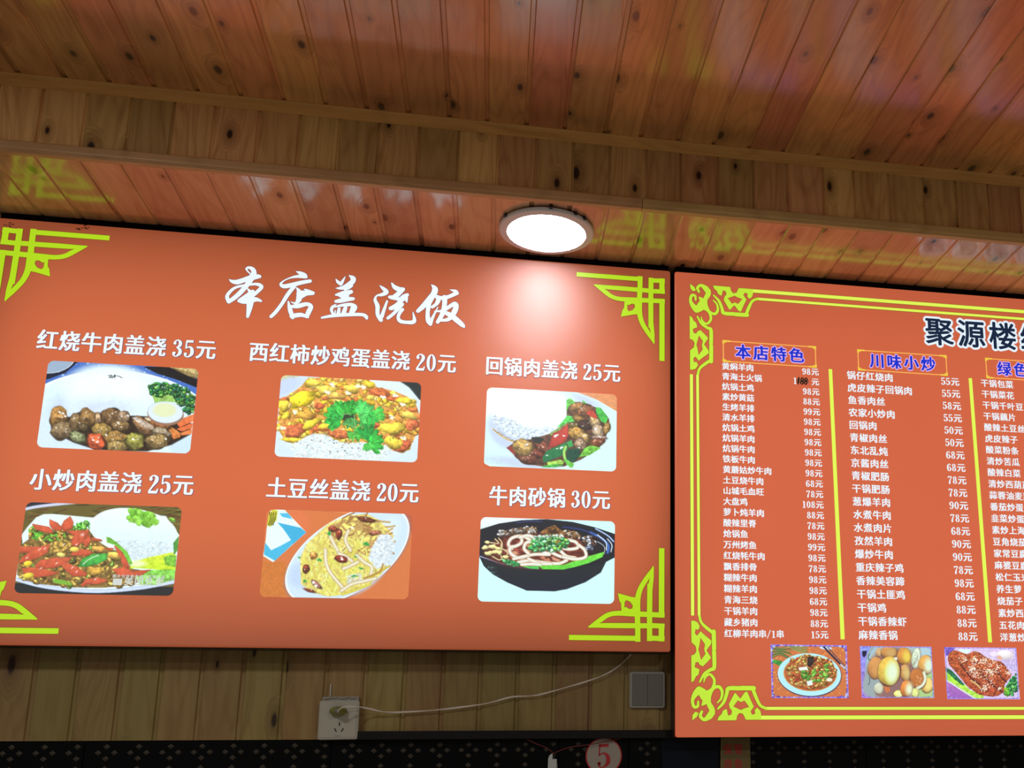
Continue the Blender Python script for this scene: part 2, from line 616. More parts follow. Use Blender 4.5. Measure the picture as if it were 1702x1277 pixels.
MB_NAVY = print_mat('navy_print_lit_menu', lc(16, 38, 66), hB, 0.05, 4.0)
MB_INK = plain('black_marker_ink', (0.004, 0.004, 0.004, 1), 0.6)
MB_SMUDGE = print_mat('grey_smudge_menu', lc(150, 88, 66), hB, 0.05, 4.0)
MA_OLIVE = print_mat('olive_print_edge', lc(130, 85, 20), hA, 0.3, 3.0)
MB_OLIVE = print_mat('olive_print_edge_menu', lc(120, 80, 22), hB, 0.2, 3.0)
MA_PIC = print_mat('photo_print_lit', None, hA, 0.05, 3.0, attr=True, gain=1.08)
MB_PIC = print_mat('photo_print_lit_menu', None, hB, 0.05, 3.0, attr=True, gain=1.05)
MA_SHAD = print_mat('violet_print_edge', lc(120, 80, 110), hA, 0.3, 3.0)

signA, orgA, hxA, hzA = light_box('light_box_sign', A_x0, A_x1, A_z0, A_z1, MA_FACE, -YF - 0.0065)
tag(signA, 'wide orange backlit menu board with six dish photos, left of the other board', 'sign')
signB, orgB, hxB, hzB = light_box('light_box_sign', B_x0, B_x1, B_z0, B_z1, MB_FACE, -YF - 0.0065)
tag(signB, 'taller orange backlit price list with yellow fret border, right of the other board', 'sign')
#PART2

# ---------------------------------------------------------------- flat print pieces (in sign-local x, z)
class Flat:
    def __init__(s):
        s.v, s.f, s.cut = [], [], []

    def poly(s, pts):
        from mathutils.geometry import tessellate_polygon
        base = len(s.v)
        s.cut.append(base)
        s.v += [tuple(p) for p in pts]
        for t in tessellate_polygon([[Vector((p[0], p[1], 0)) for p in pts]]):
            s.f.append(tuple(base + i for i in t))

    def stroke(s, pts, cap=True):
        """pts: (x, z, width)"""
        n = len(pts)
        base = len(s.v)
        s.cut.append(base)
        for i, (x, z, w) in enumerate(pts):
            a, b = pts[max(i - 1, 0)], pts[min(i + 1, n - 1)]
            dx, dz = b[0] - a[0], b[1] - a[1]
            l = math.hypot(dx, dz) or 1
            nx, nz = -dz / l * w / 2, dx / l * w / 2
            s.v += [(x + nx, z + nz), (x - nx, z - nz)]
        for i in range(n - 1):
            k = base + 2 * i
            s.f.append((k, k + 1, k + 3, k + 2))
        if cap:
            for (x, z, w) in (pts[0], pts[-1]):
                b0 = len(s.v)
                s.cut.append(b0)
                s.v += [(x + w / 2 * math.cos(t), z + w / 2 * math.sin(t)) for t in [2 * math.pi * k / 10 for k in range(10)]]
                s.f.append(tuple(range(b0, b0 + 10)))

    def obj(s, name, mat, parent, layer, label=None):
        me = bpy.data.meshes.new(name)
        fo = []
        for f in s.f:
            a = sum(s.v[f[i - 1]][0] * s.v[f[i]][1] - s.v[f[i]][0] * s.v[f[i - 1]][1] for i in range(len(f)))
            fo.append(f if a > 0 else tuple(reversed(f)))
        # overlapping strokes of one print lie a hair apart so that no two faces coincide
        off = np.zeros(len(s.v))
        cuts = sorted(set(s.cut))
        for k, a in enumerate(cuts):
            off[a:(cuts[k + 1] if k + 1 < len(cuts) else len(s.v))] = (k % 18) * 2.0e-5
        me.from_pydata([(p[0], -0.0004 * layer - off[i], p[1]) for i, p in enumerate(s.v)], [], fo)
        me.update()
        o = mesh_obj(name, me, mat, parent)
        if label: o['label'] = label
        return o


def smooth_w(pts, n=5):
    return [tuple(p) for p in catmull(pts, n)]


# ---- glyphs
_fc = bpy.data.curves.new('glyph', 'FONT')
_fo = bpy.data.objects.new('glyph', _fc)
COL.objects.link(_fo)
_fc.resolution_u = 3
GL = {}


def raw_glyph(ch):
    _fc.body = ch
    bpy.context.view_layer.update()
    dg = bpy.context.evaluated_depsgraph_get()
    ev = _fo.evaluated_get(dg)
    me = bpy.data.meshes.new_from_object(ev)
    n = len(me.vertices)
    co = np.empty(n * 3)
    me.vertices.foreach_get('co', co)
    co = co.reshape(-1, 3)[:, :2].copy()
    fs = [tuple(p.vertices) for p in me.polygons]
    bpy.data.meshes.remove(me)
    return co, fs


def _width(t):
    c, _ = raw_glyph(t)
    return c[:, 0].min(), c[:, 0].max(), c[:, 1].min(), c[:, 1].max()


_a = _width('口')
_b = _width('口口')
EM = (_b[1] - _a[1])
_q = _width('囗')
ZC = (_q[2] + _q[3]) / 2


def digit(ch):
    """bold high-contrast serif numerals, height 1, width about 0.5, as variable-width strokes"""
    P = []

    def ring(cx, cy, rx, ry, tx, ty, n=28):
        return ('ring', cx, cy, rx, ry, tx, ty, n)
    if ch == '0': P = [ring(.25, .5, .235, .49, .13, .035)]
    if ch == '8': P = [ring(.25, .745, .19, .245, .11, .035), ring(.25, .265, .225, .255, .13, .035)]
    if ch == '1': P = [[(.27, .02, .14), (.27, .97, .14)], [(.08, .025, .05), (.46, .025, .05)], [(.09, .86, .04), (.22, .93, .07)]]
    if ch == '2': P = [smooth_w([(.10, .74, .12), (.10, .86, .07), (.23, .965, .045), (.38, .85, .13), (.37, .66, .14), (.24, .42, .07), (.07, .12, .05)]),
                       [(.05, .07, .13), (.44, .07, .13)], [(.44, .06, .04), (.47, .25, .04)], [(.105, .755, .13), (.11, .76, .13)]]
    if ch == '3': P = [smooth_w([(.10, .76, .12), (.11, .88, .06), (.23, .965, .045), (.36, .85, .12), (.35, .65, .12), (.22, .54, .04)]),
                       smooth_w([(.22, .54, .04), (.37, .42, .12), (.39, .22, .14), (.22, .03, .045), (.09, .10, .07), (.09, .22, .12)]), [(.10, .22, .12), (.11, .22, .12)]]
    if ch == '5': P = [[(.09, .925, .12), (.42, .935, .12)], [(.10, .96, .045), (.09, .52, .045)],
                       smooth_w([(.09, .53, .04), (.24, .615, .06), (.385, .50, .13), (.40, .22, .14), (.22, .03, .045), (.09, .10, .07), (.09, .21, .12)])]
    s6 = [smooth_w([(.40, .82, .11), (.38, .93, .05), (.27, .97, .045), (.13, .78, .12), (.09, .45, .14), (.13, .15, .11), (.25, .025, .04), (.40, .17, .12), (.41, .40, .13), (.27, .58, .045), (.14, .45, .045)])]
    if ch == '6': P = s6
    if ch == '9': P = [[(.5 - x, 1 - y, w) for x, y, w in s6[0]]]
    if ch == '7': P = [[(.05, .925, .13), (.46, .925, .13)], [(.06, .95, .04), (.05, .74, .04)], smooth_w([(.45, .9, .05), (.30, .55, .09), (.22, .25, .14), (.21, .04, .15)])]
    if ch == '/': P = [[(.05, -.1, .06), (.45, 1.05, .06)]]
    fl = Flat()
    for p in P:
        if p[0] == 'ring':
            _, cx, cy, rx, ry, tx, ty, n = p
            b = len(fl.v)
            for k in range(n):
                t = 2 * math.pi * k / n
                fl.v.append((cx + rx * math.cos(t), cy + ry * math.sin(t)))
                fl.v.append((cx + (rx - tx) * math.cos(t), cy + (ry - ty) * math.sin(t)))
            for k in range(n):
                j = (k + 1) % n
                fl.f.append((b + 2 * k, b + 2 * j, b + 2 * j + 1, b + 2 * k + 1))
        else:
            fl.stroke(p, cap=len(p) > 2 or p[0][2] > .11 and abs(p[0][0] - p[1][0]) < .02 and len(p) == 2 and abs(p[0][1] - p[1][1]) < .02)
    return np.array(fl.v), fl.f


DIG = set('0123456789/')


def glyph(ch):
    if ch not in GL:
        if ch in DIG:
            co, fs = digit(ch)
            co = co * np.array([0.98, 0.84])
            co[:, 1] -= 0.42
            GL[ch] = (co, fs, 0.55)
        elif ch == ' ':
            GL[ch] = (None, None, 0.25)
        else:
            co, fs = raw_glyph(ch)
            co = co.copy()
            co[:, 0] = co[:, 0] / EM
            co[:, 1] = (co[:, 1] - ZC) / EM
            GL[ch] = (co, fs, 1.0)
    return GL[ch]


def text_width(s):
    return sum(glyph(c)[2] for c in s)


def put_text(fl, s, x, z, h, adv, smear=0.055, vs=0.012, dirs=None, wx=1.0):
    """centre-line z, left x, em height h, advance of one full character adv"""
    if dirs is None:
        dirs = [(k * smear / 2, v) for k in (-1, 0, 1) for v in ((-vs, vs) if vs else (0,))]
    for c in s:
        co, fs, aw = glyph(c)
        if co is not None:
            gw = h * wx
            offx = x + (adv * aw - gw * aw) / 2
            dd = dirs if c not in DIG else [(-0.016, 0), (0.016, 0.006), (0.016, -0.006)]
            if c in DIG and smear > 0.1: dd = [(-0.045, 0), (0.05, 0.02), (0.05, -0.02)]
            for dx, dz in dd:
                b = len(fl.v)
                fl.cut.append(b)
                fl.v += [(offx + (p[0] + dx) * gw, z + (p[1] + dz) * h) for p in co]
                fl.f += [tuple(b + i for i in f) for f in fs]
        x += adv * aw
    return x


# ---------------------------------------------------------------- left board: lettering
def LA(px, py): return to_local(px, py, orgA3)
def LB(px, py): return to_local(px, py, orgB3)


orgA3 = (orgA[0], orgA[1], orgA[2])
orgB3 = orgB

# brush-written title, traced stroke by stroke
TITLE = {
    (360, 430, 9.976): [
        [(492, 170, 30), (530, 150, 45), (595, 175, 70), (620, 235, 85), (590, 300, 100), (540, 390, 90), (480, 470, 80), (400, 560, 80), (300, 650, 75), (205, 715, 65)],
        [(205, 715, 70), (175, 640, 60), (200, 580, 55), (270, 510, 50), (350, 470, 45), (470, 445, 45)],
        [(495, 180, 30), (520, 215, 24), (550, 245, 24)],
        [(212, 345, 10), (255, 378, 55), (340, 392, 85), (450, 360, 85), (560, 325, 95), (680, 300, 80), (712, 300, 62)],
        [(560, 435, 40), (640, 425, 48), (715, 440, 62), (745, 478, 62), (690, 540, 62), (610, 610, 62)],
        [(515, 500, 20), (550, 545, 55), (600, 600, 80)],
        [(600, 545, 60), (530, 595, 65), (450, 645, 55), (378, 695, 55)],
        [(372, 703, 55), (450, 712, 88), (560, 690, 115), (660, 680, 75), (738, 705, 36)],
        [(570, 560, 80), (560, 700, 112), (545, 820, 90), (516, 965, 48)],
        [(1318, 215, 8), (1380, 240, 60), (1450, 280, 90), (1480, 305, 62)],
        [(1470, 305, 60), (1330, 300, 52), (1200, 330, 24), (1100, 382, 26), (1068, 430, 50), (1120, 462, 75), (1250, 440, 78), (1400, 402, 72), (1550, 375, 62)],
        [(1290, 460, 66), (1180, 600, 66), (1080, 760, 60), (980, 890, 62), (905, 965, 56)],
        [(1330, 490, 26), (1365, 540, 70), (1375, 610, 95), (1360, 690, 85), (1310, 742, 44), (1235, 722, 14)],
        [(1370, 580, 90), (1460, 575, 95), (1595, 578, 62)], [(1450, 505, 8), (1500, 530, 45), (1600, 572, 58)], [(1400, 640, 60), (1470, 600, 60)],
        [(1190, 715, 26), (1220, 850, 72), (1262, 982, 60)],
        [(1195, 800, 40), (1350, 790, 80), (1490, 758, 70), (1565, 795, 72), (1530, 880, 82), (1495, 960, 70)],
        [(1250, 955, 80), (1400, 935, 75), (1518, 975, 36)]],
    (520, 440, 14.183): [
        [(545, 345, 20), (590, 410, 75), (660, 460, 90)], [(765, 285, 15), (710, 380, 60), (665, 460, 80)],
        [(855, 258, 20), (940, 320, 120), (945, 390, 120), (850, 480, 130), (740, 540, 110), (630, 560, 70), (535, 560, 8)],
        [(930, 505, 45), (850, 550, 70), (760, 590, 60)],
        [(545, 715, 50), (640, 705, 110), (760, 680, 140), (900, 645, 100)], [(660, 730, 110), (800, 720, 120)],
        [(545, 870, 80), (650, 855, 110), (800, 820, 120), (950, 808, 84)], [(700, 780, 80), (820, 770, 70)],
        [(545, 945, 30), (470, 1000, 75), (440, 1080, 70), (490, 1190, 60)],
        [(510, 1010, 24), (620, 975, 60), (800, 950, 90), (920, 950, 90), (1000, 1000, 95), (960, 1090, 95), (920, 1170, 60)],
        [(620, 1040, 70), (600, 1170, 90)], [(770, 1020, 90), (720, 1170, 110)], [(530, 1080, 26), (520, 1180, 40)], [(930, 1020, 80), (890, 1170, 90)],
        [(215, 1255, 55), (450, 1212, 80), (800, 1185, 90), (1150, 1182, 85), (1255, 1230, 90), (1270, 1275, 60)]],
    (610, 455, 10.012): [
        [(208, 198, 8), (270, 250, 60), (325, 310, 75), (250, 352, 62), (165, 370, 30), (135, 440, 52), (175, 540, 72), (178, 680, 66), (232, 775, 70)],
        [(335, 460, 34), (300, 560, 48), (245, 720, 66)],
        [(412, 160, 24), (460, 225, 75), (540, 265, 90), (600, 262, 70)], [(600, 262, 70), (530, 330, 85), (450, 395, 90), (378, 392, 58)],
        [(670, 355, 62), (620, 385, 85), (550, 425, 70), (440, 420, 36)], [(650, 400, 70), (662, 475, 26)],
        [(600, 425, 80), (490, 520, 60), (392, 582, 66)], [(588, 512, 62), (540, 545, 80), (410, 592, 44)],
        [(540, 560, 70), (450, 660, 58), (350, 742, 56)],
        [(590, 600, 60), (550, 650, 58), (520, 725, 56), (550, 790, 66), (660, 812, 62), (785, 795, 70), (764, 640, 12)],
        [(1070, 183, 8), (1128, 250, 95), (1115, 330, 100), (1030, 430, 88), (930, 550, 88), (848, 625, 66)],
        [(1130, 375, 56), (1190, 410, 84), (1160, 500, 66), (1085, 560, 50)], [(1100, 400, 50), (1050, 500, 40)],
        [(1030, 500, 80), (1010, 660, 68), (1020, 780, 84), (1055, 840, 66)],
        [(1055, 845, 60), (1090, 740, 50), (1180, 560, 16)],
        [(1500, 330, 60), (1470, 295, 62), (1378, 270, 8)], [(1490, 325, 75), (1380, 378, 66), (1270, 408, 70), (1190, 395, 60)],
        [(1290, 400, 95), (1290, 520, 80), (1250, 680, 80), (1175, 810, 62)],
        [(1130, 632, 30), (1290, 622, 50)],
        [(1300, 600, 60), (1400, 535, 70), (1465, 510, 90), (1480, 570, 90), (1430, 680, 90), (1350, 765, 66), (1210, 782, 44)],
        [(1280, 640, 66), (1400, 700, 90), (1500, 780, 95), (1590, 860, 76), (1612, 885, 44)]],
}
fl, fs_ = Flat(), Flat()
for (ox, oy, sc), strokes in TITLE.items():
    for st in strokes:
        p = smooth_w(st, 5)
        loc = [LA(ox + x / sc, oy + y / sc) + (max(w, 3) / sc * DS / F,) for x, y, w in p]
        fl.stroke(loc)
        fs_.stroke([(x, z, w + 0.0022) for x, z, w in loc])
fs_.obj('title_edge', MA_SHAD, signA, 1)
fl.obj('title_lettering', MA_WHITE, signA, 2, 'large white brush-written title')

HEAD = [('红烧牛肉盖浇 35元', (61, 565), (360, 583)), ('西红柿炒鸡蛋盖浇 20元', (413, 585), (759, 606)), ('回锅肉盖浇 25元', (806, 608), (1032, 622)),
        ('小炒肉盖浇 25元', (49, 798), (323, 807)), ('土豆丝盖浇 20元', (442, 811), (697, 821)), ('牛肉砂锅 30元', (812, 824), (1015, 833))]
for s_, a, b in HEAD:
    (x0, z0), (x1, z1) = LA(*a), LA(*b)
    z = (z0 + z1) / 2
    adv = (x1 - x0) / text_width(s_)
    fl, fe = Flat(), Flat()
    put_text(fl, s_, x0, z, adv * 1.12, adv, smear=0.062, vs=0.008, wx=0.86)
    put_text(fe, s_, x0 + 0.0004, z - 0.0006, adv * 1.12, adv, smear=0.105, vs=0.022, wx=0.86)
    fe.obj('lettering_edge', MA_SHAD, signA, 1)
    fl.obj('dish_lettering', MA_WHITE, signA, 2)


# dead midges stuck to the top edge
for (mx_, my_, nn) in ((16, 373, 7), (137, 379, 9)):
    R_ = random.Random(mx_)
    fl = Flat()
    for k in range(nn):
        x, z = LA(mx_ + R_.gauss(0, 6), my_ + R_.gauss(0, 2))
        fl.stroke([(x, z, 0.0026), (x + R_.uniform(-.006, .006), z + R_.uniform(-.002, .002), 0.0014)])
    fl.obj('dirt_smudge', M_GROOVE, signA, 2, 'dark smudge of dead insects').data.materials[0] = M_GROOVE
# corner fretwork of the left board (traced once at the upper right, mirrored to the other corners)
def zc(ox, oy, sc, f):
    return lambda x, y: f(ox + x / sc, oy + y / sc)


za = zc(750, 350, 4.255, LA)
PXM = DS / F
cs = [
    [(887, 452, 36), (1320, 485, 36)], [(1336, 466, 38), (1334, 560, 38), (1328, 680, 40)], [(1413, 477, 38), (1411, 640, 38), (1412, 830, 38)],
    [(1396, 495, 36), (1510, 499, 36)], [(1490, 482, 40), (1490, 590, 40)], [(1396, 571, 36), (1510, 575, 36)],
    [(1010, 525, 6), (1080, 541, 30), (1180, 550, 36), (1396, 568, 36)],
    [(1012, 527, 8), (1080, 570, 34), (1130, 607, 34), (1190, 626, 34), (1300, 633, 38), (1510, 643, 36)],
    [(1490, 626, 40), (1490, 800, 40), (1490, 1065, 40)],
    [(1330, 640, 44), (1332, 730, 40), (1352, 800, 36), (1395, 870, 34), (1425, 915, 26), (1434, 945, 6)],
    [(1413, 800, 38), (1426, 880, 26), (1434, 940, 6)]]
polys = [[(1226, 640), (1345, 640), (1350, 760), (1322, 735), (1290, 737), (1200, 752), (1210, 706), (1222, 690), (1224, 662), (1245, 665), (1245, 700), (1256, 714), (1282, 706), (1300, 684), (1296, 664), (1276, 660), (1254, 672), (1245, 665), (1224, 662)]]


def mirror_sets(fl, sx_, sz_):
    for st in cs:
        p = [za(x, y) + (w / 4.255 * PXM,) for x, y, w in st]
        if len(p) > 3: p = smooth_w(p, 4)
        yield 's', [(sx_ * x, sz_ * z, w) for x, z, w in p]
    for pg in polys:
        yield 'p', [(sx_ * za(x, y)[0], sz_ * za(x, y)[1]) for x, y in pg]


zoff = 0.0
for sx_, sz_ in ((1, 1), (-1, 1), (1, -1), (-1, -1)):
    fl, fe = Flat(), Flat()
    for kind_, p in mirror_sets(fl, sx_, sz_):
        if kind_ == 's':
            fl.stroke(p, cap=False)
            fe.stroke([(x, z, w + 0.0022) for x, z, w in p], cap=False)
        else:
            fl.poly(p)
            fe.stroke([(x, z, 0.0022) for x, z in p] + [(p[0][0], p[0][1], 0.0022)])
    fe.obj('corner_fret_edge', MA_OLIVE, signA, 1)
    fl.obj('corner_fret', MA_LIME, signA, 2, 'lime green corner fretwork')

# ---------------------------------------------------------------- right board: border, headings, price list
zb_ = zc(1120, 440, 5.673, LB)
motif_p = [
    [(590, 266), (612, 222), (745, 232), (748, 262), (740, 300), (715, 325), (692, 305), (695, 275), (668, 265), (655, 290), (685, 330), (665, 370), (632, 445), (612, 440), (570, 385), (575, 358), (605, 372), (645, 325), (600, 310), (572, 295), (560, 272)],
    [(368, 198), (530, 212), (540, 250), (560, 272), (572, 295), (545, 305), (508, 318), (548, 370), (575, 358), (570, 385), (527, 430), (510, 405), (470, 335), (478, 300), (495, 285), (490, 255), (462, 242), (450, 295), (418, 280), (405, 250), (380, 228)]]
motif_s = [[(375, 290, 18), (425, 345, 30), (455, 420, 34), (470, 458, 40), (566, 467, 42)], [(582, 470, 44), (690, 477, 44)], [(678, 480, 34), (705, 410, 34), (740, 345, 28), (790, 324, 27)]]
corner_s = [
    [(236, 258, 20), (222, 222, 26), (255, 196, 26), (300, 225, 46), (335, 250, 26)], [(300, 225, 50), (325, 270, 46), (300, 320, 40)],
    [(205, 335, 16), (200, 296, 22), (168, 292, 26), (156, 340, 26), (180, 390, 44), (215, 425, 60)], [(240, 310, 14), (270, 350, 60), (250, 400, 70), (215, 430, 50)],
    [(250, 390, 44), (320, 432, 30), (345, 480, 24), (345, 525, 22), (310, 560, 20), (270, 535, 18), (256, 492, 8)],
    [(300, 320, 30), (305, 380, 24), (335, 445, 24), (385, 466, 26), (414, 430, 24), (405, 375, 18), (372, 338, 12)]]
leaf = [(152, 182), (192, 212), (208, 245), (178, 252), (156, 225)]


def B_pieces():
    """(kind, points) in board-local metres for the upper left corner and its two arms"""
    out = []
    for pg in motif_p: out.append(('p', [zb_(x, y) for x, y in pg]))
    for st in motif_s: out.append(('s', smooth_w([zb_(x, y) + (w / 5.673 * PXM,) for x, y, w in st], 4)))
    for st in corner_s: out.append(('s', smooth_w([zb_(x, y) + (w * 1.22 / 5.673 * PXM,) for x, y, w in st], 4)))
    out.append(('p', [zb_(x, y) for x, y in leaf]))

    def tr(x, y):
        v = y - (x - 368) * 0.078
        return zb_(148 + (v - 198) * (209 / 262), 482 + (x - 368) * (568 / 422))
    for pg in motif_p: out.append(('p', [tr(x, y) for x, y in pg]))
    for st in motif_s: out.append(('s', smooth_w([tr(x, y) + (w * 0.95 / 5.673 * PXM,) for x, y, w in st], 4)))
    return out


pcs = B_pieces()
# put the outline at a symmetric distance from the four sides
for sx_, sz_ in ((1, 1), (1, -1), (-1, 1), (-1, -1)):
    fl, fe = Flat(), Flat()
    for kind_, p in pcs:
        if sz_ < 0:
            zt = LB(1150, 475)[1]
            dz = 0.006
        else:
            dz = 0
        q_ = [(sx_ * a[0], sz_ * a[1] + dz) + tuple(a[2:]) for a in p]
        if kind_ == 's':
            fl.stroke(q_)
            fe.stroke([(x, z, w + 0.002) for x, z, w in q_])
        else:
            fl.poly(q_)
            fe.stroke([(x, z, 0.002) for x, z in q_] + [q_[0] + (0.002,)])
    fe.obj('corner_scroll_edge', MB_OLIVE, signB, 1)
    fl.obj('corner_scroll', MB_LIME, signB, 2, 'lime green corner scroll')
fl, fe = Flat(), Flat()
w1, w2 = 0.0096, 0.0072
xo, zo = zb_(760, 250)
xi, zi = zb_(785, 324)
vx, vz = zb_(165, 1050)
ux_, uz = zb_(223, 1050)
for sz_, dz in ((1, 0), (-1, 0.006)):
    for g in (fl, fe):
        e = 0.002 if g is fe else 0
        g.stroke([(-abs(xo) - 0.004, sz_ * zo + dz, w1 + e), (abs(xo) + 0.004, sz_ * zo + dz, w1 + e)], cap=False)
        g.stroke([(-abs(xi) - 0.001, sz_ * zi + dz, w2 + e), (abs(xi) + 0.001, sz_ * zi + dz, w2 + e)], cap=False)
for s_ in (-1, 1):
    for g in (fl, fe):
        e = 0.002 if g is fe else 0
        g.stroke([(s_ * abs(vx), vz + 0.004, 0.0080 + e), (s_ * abs(vx), -vz + 0.002, 0.0080 + e)], cap=False)
        g.stroke([(s_ * abs(ux_), uz + 0.002, 0.0068 + e), (s_ * abs(ux_), -uz + 0.004, 0.0068 + e)], cap=False)
fe.obj('border_line_edge', MB_OLIVE, signB, 1)
fl.obj('border_line', MB_YEL, signB, 2, 'yellow double border line')

# board title, outlined
ring12 = [(0.055 * math.cos(t), 0.055 * math.sin(t)) for t in [2 * math.pi * k / 12 for k in range(12)]]
ring8 = [(0.018 * math.cos(t), 0.018 * math.sin(t)) for t in [2 * math.pi * k / 8 for k in range(8)]]
c1, c3 = LB(1561, 553), LB(1666.3, 559.9)
adv = (c3[0] - c1[0]) / 2
zt = (c1[1] + c3[1]) / 2
fl, fe = Flat(), Flat()
hh = 58 * PXM
put_text(fe, '聚源楼综', c1[0] - adv / 2, zt, hh, adv, dirs=[(a * 1.7, b * 1.7) for a, b in ring12] + ring12)
put_text(fl, '聚源楼综', c1[0] - adv / 2, zt, hh, adv, dirs=[(a * 1.1, b * 1.1) for a, b in ring8] + [(0.022, 0), (-0.022, 0)])
fe.obj('title_outline', MB_WHITE, signB, 1)
fl.obj('title_lettering', MB_NAVY, signB, 2, 'large navy title with white outline')

# three heading boxes with blue lettering
BOX = [('本店特色', (1202, 566.5), (1355, 577.5), (1355.8, 610.4), 1280), ('川味小炒', (1425.8, 582.5), (1572, 591.7), (1573.9, 624), 1499),
       ('绿色时蔬', (1638.2, 596), (1782, 606), (1785, 637), None)]
bw_prev = None
for k, (s_, a, b, c, cx_) in enumerate(BOX):
    x0, z0 = LB(*a)
    x1, _ = LB(*b)
    z0 = (z0 + LB(*b)[1]) / 2
    z1 = LB(*c)[1]
    if k == 2: x1 = x0 + bw_prev
    bw_prev = x1 - x0
    fl = Flat()
    t = 2.0 * PXM
    for p in ([(x0, z0), (x1, z0)], [(x0, z1), (x1, z1)], [(x0, z0), (x0, z1)], [(x1, z0), (x1, z1)]):
        fl.stroke([(p[0][0], p[0][1], t), (p[1][0], p[1][1], t)], cap=False)
    for X, sx_ in ((x0, 1), (x1, -1)):
        for Z, sz_ in ((z0, -1), (z1, 1)):
            u = 1.0 * PXM
            fg = Flat()
            fg.stroke([(X - sx_ * u, Z, 3.2 * u), (X + sx_ * 13 * u, Z, 2.8 * u)], cap=False)
            fg.stroke([(X, Z - sz_ * u, 3.2 * u), (X, Z + sz_ * 5.5 * u, 3.0 * u)], cap=False)
            fg.stroke([(X + sx_ * 3.5 * u, Z + sz_ * 1 * u, 3 * u), (X + sx_ * 3.5 * u, Z + sz_ * 3.5 * u, 3 * u)], cap=False)
            fg.obj('heading_frame_corner', MB_GOLD2, signB, 2)
    fl.obj('heading_frame', MB_GOLD, signB, 1, 'thin gold heading frame')
    xm, zm = (x0 + x1) / 2, (z0 + z1) / 2
    adv = 0.193 * (x1 - x0)
    hh = 29.5 * PXM
    fl, fe = Flat(), Flat()
    put_text(fe, s_, xm - 2 * adv + 0.0 * adv, zm, hh, adv, dirs=[(a * 1.5, b * 1.5) for a, b in ring12])
    put_text(fl, s_, xm - 2 * adv + 0.0 * adv, zm, hh, adv, dirs=ring8 + [(0.035, 0), (-0.035, 0)])
    fe.obj('heading_outline', MB_LAV, signB, 1)
    fl.obj('heading_lettering', MB_BLUE, signB, 2, 'blue heading lettering')

C1 = '黄焖羊肉 青海土火锅 炕锅土鸡 素炒黄菇 生烤羊排 清水羊排 炕锅土鸡 炕锅羊肉 炕锅牛肉 铁板牛肉 黄蘑姑炒牛肉 土豆烧牛肉 山城毛血旺 大盘鸡 萝卜炖羊肉 酸辣里脊 炝锅鱼 万州烤鱼 红烧牦牛肉 飘香排骨 糊辣牛肉 糊辣羊肉 青海三烧 干锅羊肉 藏乡猪肉 红柳羊肉串/1串'.split()
P1 = '98 1 98 88 99 98 98 98 98 98 98 68 78 108 88 78 98 99 98 78 98 98 68 98 88 15'.split()
C2 = '锅仔红烧肉 虎皮辣子回锅肉 鱼香肉丝 农家小炒肉 回锅肉 青椒肉丝 东北乱炖 京酱肉丝 青椒肥肠 干锅肥肠 葱爆羊肉 水煮牛肉 水煮肉片 孜然羊肉 爆炒牛肉 重庆辣子鸡 香辣美容蹄 干锅土匪鸡 干锅鸡 干锅香辣虾 麻辣香锅'.split()
P2 = '55 55 58 55 50 50 68 68 78 78 90 78 68 90 90 78 98 68 88 88 88'.split()
C3 = '干锅包菜 干锅菜花 干锅千叶豆腐 干锅藕片 酸辣土豆丝 虎皮辣子 酸菜粉条 清炒苦瓜 酸辣白菜 清炒西葫芦 蒜蓉油麦菜 番茄炒蛋 韭菜炒蛋 素炒上海青 豆角烧茄子 家常豆腐 麻婆豆腐 松仁玉米 养生萝卜 烧茄子 素炒西兰花 五花肉炒 洋葱炒'.split()


def column(names, first, last, p1, p2, f1, f2, name):
    """first/last: left end of the first and last name; p1/p2 right end of the first and last price; f = em height px"""
    n = len(names)
    (xa, za_), (xb, zb2) = LB(*first), LB(*last)
    fl = Flat()
    for i, s_ in enumerate(names):
        t = i / (n - 1)
        x, z = xa + (xb - xa) * t, za_ + (zb2 - za_) * t
        pitch, em = f1
        fl = Flat()
        put_text(fl, s_, x, z, em * PXM, pitch * PXM, smear=0.055, vs=0.012)
        fl.obj(name, MB_WHITE, signB, 2)
    return xa, xb, za_, zb2


def price_column(prices, names_ax, r1, r2, em, adv):
    (x1, _), (x2, _) = LB(*r1), LB(*r2)
    xa, xb, z1, z2 = names_ax
    fl = Flat()
    n = len(prices)
    for i, s_ in enumerate(prices):
        fl = Flat()
        t = i / (n - 1)
        xr = x1 + (x2 - x1) * t
        z = z1 + (z2 - z1) * t
        if s_ == '1':
            put_text(fl, '1', xr - (1.53 + 1.75) * adv * PXM, z, em * PXM, adv * PXM, smear=0.07)
            put_text(fl, '元', xr - adv * PXM, z, em * PXM, adv * PXM, smear=0.07)
            ins = (xr - 2.75 * adv * PXM, z)
        else:
            w = text_width(s_ + '元') * adv * PXM
            put_text(fl, s_ + '元', xr - w, z, em * PXM, adv * PXM, smear=0.07)
        fl.obj('price_lettering', MB_WHITE, signB, 2)
    return ins if '1' in prices else None


m2 = DS / F
ax1 = column(C1, (1199.5, 609), (1203.5, 1053.5), None, None, (14.9, 14.6), None, 'menu_lettering')
ins = price_column(P1, ax1, (1361, 619), (1377, 1057), 14.6, 15.2)
ax2 = column(C2, (1407, 624), (1426.5, 1056), None, None, (18.2, 17.4), None, 'menu_lettering')
price_column(P2, ax2, (1594.5, 636), (1625, 1062), 17.0, 17.6)
ax3 = column(C3, (1629.5, 637), (1661.5, 1060), None, None, (16.8, 16.0), None, 'menu_lettering')
